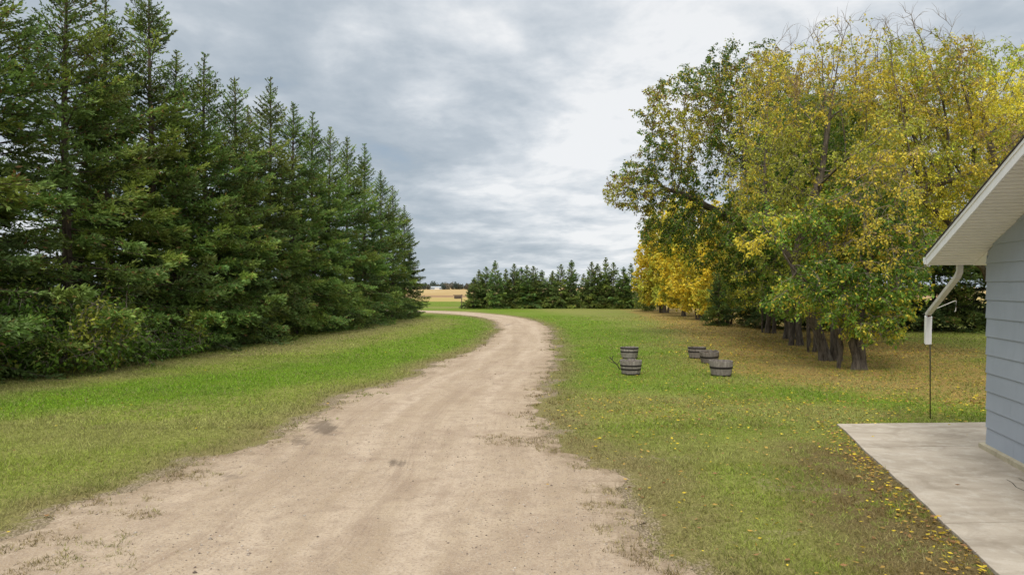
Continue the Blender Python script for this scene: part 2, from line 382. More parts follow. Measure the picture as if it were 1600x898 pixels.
def grid_mesh(xs, ys, z):
    X, Y = np.meshgrid(xs, ys); V = np.c_[X.ravel(), Y.ravel(), np.full(X.size, z)]
    nx, ny = len(xs), len(ys); i = np.arange(nx*ny).reshape(ny, nx)
    F = np.c_[i[:-1, :-1].ravel(), i[:-1, 1:].ravel(), i[1:, 1:].ravel(), i[1:, :-1].ravel()]
    return V, F
V, F = grid_mesh(np.linspace(-5000, 5000, 41), np.linspace(-800, 9000, 41), -0.05)
tag(link('ground', mesh_np('ground', V, F, M['field'])), 'flat golden stubble field reaching to the horizon', 'field', kind='structure')
V, F = grid_mesh(np.arange(-75, 75.1, .4), np.arange(-14, 122, .4), 0.0)
V[:, 1] += np.where(V[:, 1] > 110, (vnoise(V[:, :2], .15, 4)-.5)*10, 0)
mk = masks(V[:, :2])
tag(link('lawn', mesh_np('lawn', V, F, M['lawn'], attrs={k: mk[k] for k in ('lush', 'litter', 'brown', 'bare', 'dry')})),
    'mown lawn on both sides of the dirt driveway', 'lawn', kind='structure')
# low grassed bank beyond the bend
bx = np.linspace(-75, -4.5, 60); by = np.linspace(93, 121, 24); V, F = grid_mesh(bx, by, 0.0)
bt = (V[:, 1]-93)/28
V[:, 2] = 0.012 + 0.35*np.sin(np.pi*np.clip(bt, 0, 1))**1.5*sstep(-V[:, 0], 4.5, 9)
mk2 = dict(lush=.6+.5*(vnoise(V[:, :2], .2, 5)-.3), litter=0*bt, brown=0*bt, bare=0*bt, dry=sstep(bt, .45, .8))
tag(link('grass_bank', mesh_np('grass_bank', V, F, M['lawn'], attrs=mk2, smooth=True)), 'low green bank between driveway and field', 'bank', kind='structure')

# driveway sheet: rows follow the track
NC = 90; u = np.linspace(0, 1, NC); u = 0.5-0.5*np.cos(np.pi*u)*np.abs(np.cos(np.pi*u))**-0.15 if False else u
V = (LC2[:, None, :]*(1-u)[None, :, None] + RC2[:, None, :]*u[None, :, None]); nr = len(LC2)
def smooth(a, k=45):
    p = np.vstack([np.repeat(a[:1], k, 0), a, np.repeat(a[-1:], k, 0)]); ker = np.hanning(2*k+1); ker /= ker.sum()
    return np.c_[np.convolve(p[:, 0], ker, 'valid'), np.convolve(p[:, 1], ker, 'valid')]
mid = smooth((LC+RC)/2); acs = unit_(smooth(acr)); along = np.concatenate([[0], np.cumsum(np.linalg.norm(np.diff(mid, axis=0), axis=1))])
wd = np.linalg.norm(RC2-LC2, axis=1)
UV = np.c_[np.sum((V-mid[:, None, :])*acs[:, None, :], -1).ravel()+4, np.repeat(along, NC)]
V = V.reshape(-1, 2); i = np.arange(nr*NC).reshape(nr, NC)
F = np.c_[i[:-1, :-1].ravel(), i[:-1, 1:].ravel(), i[1:, 1:].ravel(), i[1:, :-1].ravel()]
ed = 1-np.minimum(u[None, :]*wd[:, None], (1-u)[None, :]*wd[:, None])/0.95; ed = np.clip(ed, 0, 1).ravel()
ed = np.clip(ed*(0.6+.8*vnoise(V, .5, 77)), 0, 1)
stain = np.zeros(len(V))
for (px, py), (rx, ry), rot, s in (((505, 668), (.35, 1.0), -20, 1.15), ((470, 690), (.25, .8), -25, .8), ((620, 724), (.20, .35), -10, .9), ((545, 738), (.15, .3), -10, .5),
        ((795, 508), (.35, 3.0), 10, .8), ((810, 520), (.35, 2.2), 10, .5), ((705, 624), (.3, .6), 0, .4), ((360, 742), (.25, .6), -35, .6), ((640, 790), (.5, 1.2), -20, .35),
        ((440, 722), (.2, .5), -40, .6), ((850, 690), (.8, .6), 0, .55), ((700, 640), (.8, 2.5), -10, .25)):
    c = np.array(G(px, py)); q = V-c; a = R_(rot); q = np.c_[q[:, 0]*math.cos(a)-q[:, 1]*math.sin(a), q[:, 0]*math.sin(a)+q[:, 1]*math.cos(a)]
    stain = np.maximum(stain, s*np.exp(-(q[:, 0]/rx)**2-(q[:, 1]/ry)**2))
tag(link('driveway', mesh_np('driveway', np.c_[V, np.full(len(V), .005)], F, M['dirt'], attrs=dict(edge=ed, stain=stain), uv=UV)),
    'pale dirt driveway curving left round the spruces', 'driveway', kind='structure')

# ------------------------------------------------------------------ concrete slab
def concrete():
    m, t, o = mat('concrete'); P = t.new('ShaderNodeNewGeometry').outputs['Position']
    f1 = t.noise(t.mapping(P, (1, 3.0, 1), rot=(0, 0, R_(20))), .7, 6, .6, .5); f2 = t.noise(P, 5, 6, .65); f3 = t.noise(P, 60, 3, .6)
    c = t.mix(t.mr(f1, .35, .65), (0.31, 0.265, 0.21), (0.45, 0.395, 0.325))
    c = t.mix(t.mr(f2, .5, .72, 0, .5), c, (0.54, 0.50, 0.44))
    c = t.mix(t.mr(t.noise(P, 1.4, 6, .7, .8), .5, .68, 0, .6), c, (0.22, 0.18, 0.135))
    c = t.mix(t.mr(f3, .55, .75, 0, .35), c, (0.22, 0.19, 0.16))
    principled(t, o, c, .88, t.math('ADD', f2, t.math('MULTIPLY', f3, .4)), .35, .02); return m
M['concrete'] = concrete()
def flat(name, col, rough=.5, var=.12, scale=3.0, metal=0, bump=0.0, dirt=None):
    m, t, o = mat(name); g = t.new('ShaderNodeTexCoord').outputs['Object']
    f = t.noise(g, scale, 5, .6); f2 = t.noise(t.mapping(g, (1, 1, .25)), scale*4, 5, .65)
    c = t.mix(t.mr(f, .3, .7), tuple(x*(1-var) for x in col), tuple(min(1, x*(1+var)) for x in col))
    if dirt: c = t.mix(t.mr(f2, .5, .75, 0, .5), c, dirt)
    principled(t, o, c, rough, f2 if bump else None, bump, .01, metal); return m
ZS = 0.04
p0, p1, p2, p3 = [np.array(p) for p in SLAB]
nseg = 60
lt = [p0+(p3-p0)*k/nseg for k in range(nseg+1)]; jit = (vnoise(np.array(lt), 1.5, 5)-.5)*0.06
lt = [p+EV*j for p, j in zip(lt, jit)]
fa = [p0+(p1-p0)*k/20 for k in range(1, 21)]; jf = (vnoise(np.array(fa), 1.1, 8)-.5)*.08
fa = [p+DV*j for p, j in zip(fa, jf)]
# panels divided by tooled joints running across the slab
mb = MB()
cuts = [1.95, 5.6, 9.2, 12.9]
def slab_piece(s0, s1):
    n = 12; L = []
    for k in range(n+1):
        s = s0+(s1-s0)*k/n; j = (float(vnoise(np.array([[s*1.0, 0.5]]), 1.6, 5)[0])-.5)*.07
        L.append(p0-DV*s+EV*j)
    if s0 == 0: Rr = [p1, p1-DV*(s1)]; top = [tuple(q) for q in L] + [tuple(p1-DV*s1)] + [tuple(q) for q in fa[::-1]]
    else: top = [tuple(q) for q in L] + [tuple(p1-DV*s1), tuple(p1-DV*s0)]
    n = len(top)
    mb.poly([(x, y, ZS) for x, y in top]+[(x, y, -.05) for x, y in top], [tuple(range(n))]+[(k, (k+1) % n, n+(k+1) % n, n+k) for k in range(n)])
prev = 0.0
for c in cuts: slab_piece(prev, c-.009); prev = c+.009
me = mb.mesh('slab', M['concrete'], bevel=0.008)
slab = link('pavement', me); tag(slab, 'weathered grey concrete slab beside the blue house', 'pavement', kind='structure')
M['dark'] = flat('dark_crack', (0.05, 0.042, 0.034), .95)
mb = MB()
for pts in ([G(1573, 750), G(1582, 755), G(1588, 762), G(1600, 767), G(1640, 790)], [G(1592, 748), G(1603, 754), G(1620, 758)]):
    k = (CAMH-ZS)/CAMH
    pts = [np.array(p)*k for p in pts]
    for a, b in zip(pts[:-1], pts[1:]):
        d = (b-a)/np.linalg.norm(b-a); nn = np.array([-d[1], d[0]])*.006
        mb.poly([(*(a-nn), ZS+.003), (*(b-nn), ZS+.003), (*(b+nn), ZS+.003), (*(a+nn), ZS+.003)], [(0, 1, 2, 3)])
ck = link('crack', mb.mesh('crack', M['dark']), slab)

# ------------------------------------------------------------------ house
M['siding'] = flat('blue_siding', (0.35, 0.39, 0.455), .62, .07, 1.3, bump=.15, dirt=(0.30, 0.335, 0.39))
M['white'] = flat('white_metal', (0.84, 0.84, 0.85), .4, .04, 2, dirt=(0.62, 0.60, 0.56))
M['soffit'] = flat('soffit_white', (0.82, 0.80, 0.77), .5, .04, 2)
M['shingle'] = flat('shingle', (0.06, 0.052, 0.048), .9, .3, 12, bump=.6)
M['sill'] = flat('cream_sill', (0.46, 0.41, 0.29), .7, .15, 4, dirt=(0.22, .18, .12))
M['pipe'] = flat('white_downspout', (0.60, 0.585, 0.55), .45, .07, 5, dirt=(0.30, 0.25, 0.18))
EA = 2.97; SL = 0.357; OR_ = 0.68; OE = 0.60; WL = 7.6; WD = 9.0      # eave height, roof slope, overhangs, wall length, depth
hb = thing('house', 'blue grey lap sided house with white eaves at the right edge', 'house', (HC[0], HC[1], 0))
def HP(a, b, z):
    """a metres along the wall towards the camera, b metres inwards"""
    q = -DV*a + EV*b; return (q[0], q[1], z)
# wall core
mb = MB(); zt = EA+OE*SL; core = [(0.0, zt), (WL/2, zt+SL*WL/2), (WL, zt)]
base = .10
prof = [(0, base), (0, zt), (WL/2, zt+SL*WL/2), (WL, zt), (WL, base)]
pts = [HP(a, .02, z) for a, z in prof]+[HP(a, WD, z) for a, z in prof]
mb.poly(pts, [(0, 1, 2, 3, 4), (9, 8, 7, 6, 5)]+[(k, (k+1) % 5, 5+(k+1) % 5, 5+k) for k in range(5)])
# lap boards on the visible gable wall, each leaning out at its foot
lap = 0.288; z0 = base; k = 0
rr = random.Random(4)
while z0 < zt+SL*WL/2:
    z1 = z0+lap
    def span(z):
        if z <= zt: return 0.0, WL
        h = (z-zt)/SL; return h, WL-h
    a0, b0 = span(z0); a1, b1 = span(z1)
    if b0-a0 > .1:
        if b1 <= a1: a1 = b1 = WL/2
        cutp = sorted(rr.uniform(a0+.4, b0-.4) for _ in range(2)) if b0-a0 > 2 else []
        if k == 0: cutp = [.95, 4.6]
        e0 = -.004 if z0 < zt else 0
        segs = [(a0+(e0 if a0 == 0 else 0), a1+(e0 if a1 == 0 else 0))]
        for c in cutp: segs.append((c, c))
        segs.append((b0, b1))
        for (s0, s1), (t0, t1) in zip(segs[:-1], segs[1:]):
            g = .0015
            p = [HP(s0+g, -.022, z0), HP(t0-g, -.022, z0), HP(t1-g, -.004, z1), HP(s1+g, -.004, z1),
                 HP(s0+g, .019, z0), HP(t0-g, .019, z0), HP(t1-g, .019, z1), HP(s1+g, .019, z1)]
            mb.poly(p, [(0, 1, 2, 3), (4, 7, 6, 5), (0, 4, 5, 1), (1, 5, 6, 2), (2, 6, 7, 3), (3, 7, 4, 0)])
    z0 = z1; k += 1
link('wall', mb.mesh('wall', M['siding']), hb)
# corner edge strip and the far side wall boards
mb = MB(); z0 = base
while z0 < EA+.1:
    z1 = min(z0+lap, EA+.14)
    p = [HP(-.022-.018, 0.003, z0), HP(-.022-.018, WD, z0), HP(-.004-.018, WD, z1), HP(-.004-.018, .003, z1), HP(-.001, .003, z0), HP(-.001, WD, z0), HP(-.001, WD, z1), HP(-.001, .003, z1)]
    mb.poly(p, [(0, 1, 2, 3), (4, 7, 6, 5), (0, 4, 5, 1), (1, 5, 6, 2), (2, 6, 7, 3), (3, 7, 4, 0)]); z0 = z1
link('wall', mb.mesh('wall_back', M['siding']), hb)
# sill strip along the foot
mb = MB()
mb.poly([HP(-.10, -.085, ZS-.02), HP(WL+.05, -.085, ZS-.02), HP(WL+.05, -.085, .112), HP(-.10, -.085, .112), HP(-.10, .03, ZS-.02), HP(WL+.05, .03, ZS-.02), HP(WL+.05, .03, .128), HP(-.10, .03, .128)],
        [(0, 1, 2, 3), (4, 7, 6, 5), (0, 4, 5, 1), (1, 5, 6, 2), (2, 6, 7, 3), (3, 7, 4, 0)])
link('sill', mb.mesh('sill', M['sill'], bevel=.006), hb)
# roof slabs
mb = MB(); rid = WL/2
for sgn in (1, -1):
    A = lambda t: t if sgn == 1 else WL-t
    lo = -OE-.04; th = .018; off = .17
    zl = EA+off-.04*SL; zr = EA+off+(rid+OE)*SL
    p = [HP(A(lo), -OR_-.025, zl), HP(A(rid), -OR_-.025, zr), HP(A(rid), WD+.6, zr), HP(A(lo), WD+.6, zl)]
    mb.poly(p+[(x, y, z+th) for x, y, z in p], [(0, 1, 2, 3), (4, 5, 6, 7), (0, 1, 5, 4), (1, 2, 6, 5), (2, 3, 7, 6), (3, 0, 4, 7)])
link('roof', mb.mesh('roof', M['shingle']), hb)
# rake fascia boards
for sgn in (1, -1):
    A = lambda t: t if sgn == 1 else WL-t
    mb = MB(); f = .165
    for (bb, tt, zof, ff) in ((-OR_, .02, .0, f), (-OR_-.012, .012, f-.045, .045)):
        za = EA+zof; zb = EA+zof+(rid+OE)*SL
        p = [HP(A(-OE), bb, za), HP(A(rid), bb, zb), HP(A(rid), bb, zb+ff), HP(A(-OE), bb, za+ff),
             HP(A(-OE), bb+tt, za), HP(A(rid), bb+tt, zb), HP(A(rid), bb+tt, zb+ff), HP(A(-OE), bb+tt, za+ff)]
        mb.poly(p, [(0, 1, 2, 3), (4, 7, 6, 5), (0, 4, 5, 1), (1, 5, 6, 2), (2, 6, 7, 3), (3, 7, 4, 0)])
    link('fascia', mb.mesh('fascia', M['white']), hb)
# soffit in pressed panels: ribs run across the overhang
for sgn in (1, -1):
    A = lambda t: t if sgn == 1 else WL-t
    mb = MB(); t = -OE+.01; pw = .10
    while t < rid:
        for (q0, q1, dz) in ((t, t+pw-.022, .004), (t+pw-.022, t+pw, .038)):
            q1 = min(q1, rid)
            if q1 <= q0: continue
            z0 = EA+dz+(q0+OE)*SL; z1 = EA+dz+(q1+OE)*SL
            mb.poly([HP(A(q0), -OR_+.02, z0), HP(A(q1), -OR_+.02, z1), HP(A(q1), 0.018, z1), HP(A(q0), .018, z0)], [(0, 1, 2, 3)])
            if dz > .01:
                for zq, qq in ((z0, q0), (z1, q1)):
                    mb.poly([HP(A(qq), -OR_+.02, zq-.034), HP(A(qq), .018, zq-.034), HP(A(qq), .018, zq), HP(A(qq), -OR_+.02, zq)], [(0, 1, 2, 3)])
        t += pw
    link('soffit', mb.mesh('soffit', M['soffit']), hb)
# boxed eave returns at the back and front
for (a0, a1) in ((-OE, -.042), (WL+.02, WL+OE)):
    mb = MB(); p = [HP(a0, .02, EA), HP(a1, .02, EA), HP(a1, WD+.55, EA), HP(a0, WD+.55, EA)]
    lo_ = -OE if a0 < 0 else WL+OE
    za = EA+.15 if a0 == -OE else EA+.15+(OE-.02)*SL
    zb = EA+.15 if a1 == WL+OE else EA+.15+(OE-.042)*SL
    p += [HP(a0, .02, za), HP(a1, .02, zb), HP(a1, WD+.55, zb), HP(a0, WD+.55, za)]
    mb.poly(p, [(0, 3, 2, 1), (4, 5, 6, 7), (0, 1, 5, 4), (1, 2, 6, 5), (2, 3, 7, 6), (3, 0, 4, 7)])
    link('eave_box', mb.mesh('eave_box', M['soffit']), hb)
# gutter along the back eave
mb = MB()
gp = [(-.0, 0.0), (-.075, 0.0), (-.115, .06), (-.115, .115), (-.105, .115), (-.1, .07), (-.07, .012), (-.008, .012), (-.008, .12), (0, .12)]
L0, L1 = -OR_-.01, WD+.6
pts = []
for b in (L0, L1): pts += [HP(-OE-.005+x, b, EA+.025+z) for x, z in gp]
n = len(gp); fs = [(k, (k+1) % n, n+(k+1) % n, n+k) for k in range(n)]
mb.poly(pts, fs+[tuple(range(n)), tuple(range(2*n-1, n-1, -1))])
cap = [(0, 0), (-.075, 0), (-.118, .06), (-.118, .12), (0, .12)]
mb.poly([HP(-OE-.005+x, L0-.004, EA+.023+z) for x, z in cap]+[HP(-OE-.005+x, L0-.001, EA+.023+z) for x, z in cap],
        [tuple(range(5)), tuple(range(9, 4, -1))]+[(k, (k+1) % 5, 5+(k+1) % 5, 5+k) for k in range(5)])
gut = link('gutter', mb.mesh('gutter', M['white']), hb)
# downspout: drops from the gutter, slants two metres out over the lawn, ends in a short spout
mb = MB()
q0 = np.array(HP(-OE-.06, -.16, EA+.03))
path = [q0, q0+[0, 0, -.13], q0+np.array([DV[0]*.10, DV[1]*.10, -.22])]
q1 = np.array([8.13-HC[0], 13.35-HC[1], 2.07]); path += [q1+np.array([-DV[0]*.06, -DV[1]*.06, .03]), q1]
pr = [(.046, .034), (-.046, .034), (-.046, -.034), (.046, -.034)]
mb.sweep(path, pr, up=(EV[0]*.01, EV[1]*.01, 1) if False else (DV[0], DV[1], .02))
ds_ = link('downspout', mb.mesh('downspout', M['pipe'], bevel=.008), hb)
mb = MB(); mb.sweep([q1+[.0, -.02, -.03], q1+[.035, .05, -.30], q1+[.075, .12, -.58]], [(.055, .042), (-.055, .042), (-.055, -.042), (.055, -.042)], up=(DV[0], DV[1], .02))
link('spout_end', mb.mesh('spout_end', M['white'], bevel=.006), ds_)
M['rust'] = flat('rust', (0.10, 0.045, 0.02), .9)
mb = MB(); mb.box((-.03, -.055, -.05), (.035, -.044, .01)); link('bracket', mb.mesh('bracket', M['rust']), ds_, tuple(q1))

# shepherd's hook that props the downspout
M['iron'] = flat('black_iron', (0.025, 0.024, 0.023), .55, .2, 10)
M['wire'] = flat('pale_wire', (0.40, 0.38, 0.34), .5, .1, 10)
sp = thing('plant_hook', 'thin black metal pole with a side arm propping the white downspout', 'plant hook', (8.30, 13.55, 0))
mb = MB(); mb.tube([(0, 0, -.1), (0, 0, 1.0), (-.005, 0, 2.16)], .011, 8); link('pole', mb.mesh('pole', M['iron'], True), sp)
mb = MB(); mb.tube([(-.005, 0, 2.13), (.18, .02, 2.20), (.50, .03, 2.33), (.53, .03, 2.335), (.535, .03, 2.31), (.53, .03, 2.18), (.522, .03, 2.13), (.50, .03, 2.12)], .008, 6)
link('arm', mb.mesh('arm', M['wire'], True), sp)
mb = MB(); mb.sweep([(-.16, -.02, 2.07), (.01, -.02, 2.10)], [(.02, .004), (-.02, .004), (-.02, -.004), (.02, -.004)])
link('clamp', mb.mesh('clamp', M['iron']), sp)

# ------------------------------------------------------------------ half barrels
def barrel_wood():
    m, t, o = mat('barrel_wood'); g = t.new('ShaderNodeTexCoord').outputs['Object']
    f = t.noise(t.mapping(g, (6, 6, .8)), 2.2, 6, .7); f2 = t.noise(g, 7, 4, .6)
    rnd = t.new('ShaderNodeObjectInfo').outputs['Random']
    c = t.mix(t.mr(f, .3, .7), (0.115, 0.098, 0.085), (0.33, 0.30, 0.27))
    c = t.mix(t.mr(f2, .55, .7, 0, .6), c, (0.09, 0.07, 0.055))
    c = t.mix(1.0, c, t.mix(rnd, (0.8, .78, .76), (1.15, 1.15, 1.15)), 'MULTIPLY')
    principled(t, o, c, .9, f, .6, .01); return m
M['bwood'] = barrel_wood(); M['hoop'] = flat('rusty_hoop', (0.018, 0.014, 0.013), .7, .3, 14)
M['soil'] = flat('potting_soil', (0.07, 0.05, 0.035), 1, .4, 20, bump=1)
BH = .44
def brad(z):
    t = z/BH; return .262 + .062*math.sin(min(1.0, t*1.0)*math.pi*.5)
def staves(seed, worn=0.0):
    rr = random.Random(seed); mb = MB(); n = 22
    for k in range(n):
        a0 = 2*math.pi*(k+.035)/n; a1 = 2*math.pi*(k+.965)/n; top = BH+rr.uniform(-.006, .006)-(worn*rr.random()**3); dr = rr.uniform(-.003, .003)
        zs = [0.0, .11, .22, .33, top]; ring = []
        for z in zs:
            r = brad(min(z, BH))+dr
            ring.append([(r*math.cos(a0), r*math.sin(a0), z), (r*1.004*math.cos((a0+a1)/2), r*1.004*math.sin((a0+a1)/2), z), (r*math.cos(a1), r*math.sin(a1), z),
                         ((r-.026)*math.cos(a1), (r-.026)*math.sin(a1), z), ((r-.026)*math.cos(a0), (r-.026)*math.sin(a0), z)])
        v = [p for q in ring for p in q]; f = []
        for i_ in range(len(zs)-1):
            for j in range(5): f.append((i_*5+j, i_*5+(j+1) % 5, (i_+1)*5+(j+1) % 5, (i_+1)*5+j))
        f += [(4, 3, 2, 1, 0), tuple(20+j for j in range(5))]
        mb.poly(v, f)
    return mb.mesh('staves', M['bwood'])
def hoop_mesh(z, h, ex=.004):
    mb = MB(); n = 44; v = []; f = []
    for zz, off in ((z, ex), (z+h, ex), (z+h, -.002), (z, -.002)):
        for k in range(n):
            a = 2*math.pi*k/n; r = brad(zz)+.002+off; v.append((r*math.cos(a), r*math.sin(a), zz))
    for q in range(4):
        for k in range(n): f.append((q*n+k, q*n+(k+1) % n, ((q+1) % 4)*n+(k+1) % n, ((q+1) % 4)*n+k))
    mb.poly(v, f); return mb.mesh('hoop', M['hoop'])
def soil_mesh():
    mb = MB(); n = 30; v = [(0, 0, BH-.07)]
    for r in (.1, .2, .292):
        for k in range(n): a = 2*math.pi*k/n; v.append((r*math.cos(a), r*math.sin(a), BH-.09+.03*math.sin(3*a+r*20)))
    f = [(0, 1+k, 1+(k+1) % n) for k in range(n)]
    for q in range(2):
        for k in range(n): f.append((1+q*n+k, 1+(q+1)*n+k, 1+(q+1)*n+(k+1) % n, 1+q*n+(k+1) % n))
    mb.poly(v, f); return mb.mesh('soil', M['soil'], True)
H2 = [hoop_mesh(.005, .045), hoop_mesh(.225, .055)]; H3 = H2[:1]+[hoop_mesh(.15, .045), hoop_mesh(.26, .045)]; H4 = [hoop_mesh(.012, .04), hoop_mesh(.25, .045), hoop_mesh(.385, .05)]
ST = [staves(1), staves(2, .03), staves(3, .015)]; SO = soil_mesh()
BAR = [((3.56, 20.45), 1.0, .3, ST[1], H3, 'half barrel planter with three dark hoops, the front one of the left pair', 1.0),
       ((4.30, 25.0), 1.02, 1.3, ST[2], H4, 'half barrel planter standing behind another, rear one of the left pair', .95),
       ((6.17, 20.15), 1.04, 2.1, ST[0], H2, 'largest looking pale half barrel planter, nearest of the right three', .98),
       ((6.80, 23.5), 1.0, 3.3, ST[2], H2, 'tilted half barrel planter in the middle of the right three', .95),
       ((6.80, 25.1), 1.0, 4.0, ST[1], H4, 'half barrel planter farthest back of the right three', .95)]
for kk, ((x, y), s, rz, st, hs, lab, zsc) in enumerate(BAR):
    b = thing('barrel_planter', lab, 'planter', (x, y, -.004), rz, 'half barrel planters on the lawn', (s, s, s*zsc))
    if kk == 3: b.rotation_euler = (R_(-3), R_(3), rz)
    link('staves', st, b); link('soil', SO, b)
    for h in hs: link('hoop', h, b)
# dark forked stick leaning by the left pair
M['stick'] = flat('dark_stick', (0.05, 0.04, 0.032), .9, .3, 10)
mb = MB()
mb.tube([(0, 0, 0), (-.10, .0, .16), (-.24, .02, .30), (-.33, .02, .40)], .018, 6)
mb.tube([(-.24, .02, .30), (-.24, .03, .38), (-.21, .03, .46)], .011, 6); mb.tube([(-.14, 0, .2), (-.27, .02, .24), (-.42, .04, .33)], .010, 6)
mb.tube([(-.10, .0, .16), (.02, .05, .30), (.12, .08, .36)], .010, 6)
mb.tube([(0, 0, -.02), (.12, .02, .10), (.2, .02, .13)], .014, 6)
st = link('forked_stick', mb.mesh('forked_stick', M['stick'], True), None, (3.42, 21.6, 0)); tag(st, 'dark forked stick leaning beside the left pair of barrels', 'stick')

# ------------------------------------------------------------------ post with board by the field
M['oldwood'] = flat('old_wood', (0.10, 0.07, 0.055), .9, .3, 6)
bp = thing('sign_post', 'thin dark post with a small brown board beside the distant field', 'sign post', (-6.15, 83.5, 0))
mb = MB(); mb.tube([(0, 0, -.2), (0, 0, 1.75)], .055, 8); link('post', mb.mesh('post', M['oldwood'], True), bp)
mb = MB(); mb.box((-.92, -.03, 1.22), (-.07, .03, 1.62)); mb.box((-1.05, -.02, 1.66), (.12, .02, 1.72))
link('board', mb.mesh('board', M['oldwood'], bevel=.01), bp)

# ------------------------------------------------------------------ spruces
def unit(v): return v/np.maximum(np.linalg.norm(v, axis=-1, keepdims=True), 1e-9)
def diamonds(P, D, L, Wd, rng, fold=0.0, cross=False):
    """leaf shaped quads: base P, direction D, length L, width Wd"""
    n = len(P); D = unit(D); r = unit(rng.normal(size=(n, 3))); S = unit(np.cross(D, r)); N = np.cross(S, D)
    tip = P+D*L[:, None]; m = P+D*(L*.42)[:, None]
    a = m+S*(Wd*.5)[:, None]+N*(fold*Wd)[:, None]; b = m-S*(Wd*.5)[:, None]+N*(fold*Wd)[:, None]
    V = np.stack([P, a, tip, b], 1).reshape(-1, 3); i = np.arange(n)*4
    if fold: F = np.vstack([np.c_[i, i+1, i+2], np.c_[i, i+2, i+3]])
    else: F = np.c_[i, i+1, i+2, i+3]
    return V, F
def tubes(P0, P1, R0, R1, sides, D0=None, D1=None):
    n = len(P0); D = unit(P1-P0); D0 = D if D0 is None else D0; D1 = D if D1 is None else D1
    ang = np.arange(sides)*2*math.pi/sides; out = []
    for P, R, dd in ((P0, R0, D0), (P1, R1, D1)):
        ref = np.tile(np.array([.87, .45, .12]), (n, 1)); a = unit(np.cross(dd, ref)); b = np.cross(dd, a)
        out.append(P[:, None, :]+R[:, None, None]*(a[:, None, :]*np.cos(ang)[None, :, None]+b[:, None, :]*np.sin(ang)[None, :, None]))
    V = np.concatenate(out, 1).reshape(-1, 3); i = (np.arange(n)*2*sides)[:, None]; j = np.arange(sides)[None, :]; k = (j+1) % sides
    F = np.stack([i+j, i+k, i+sides+k, i+sides+j], -1).reshape(-1, 4); return V, F
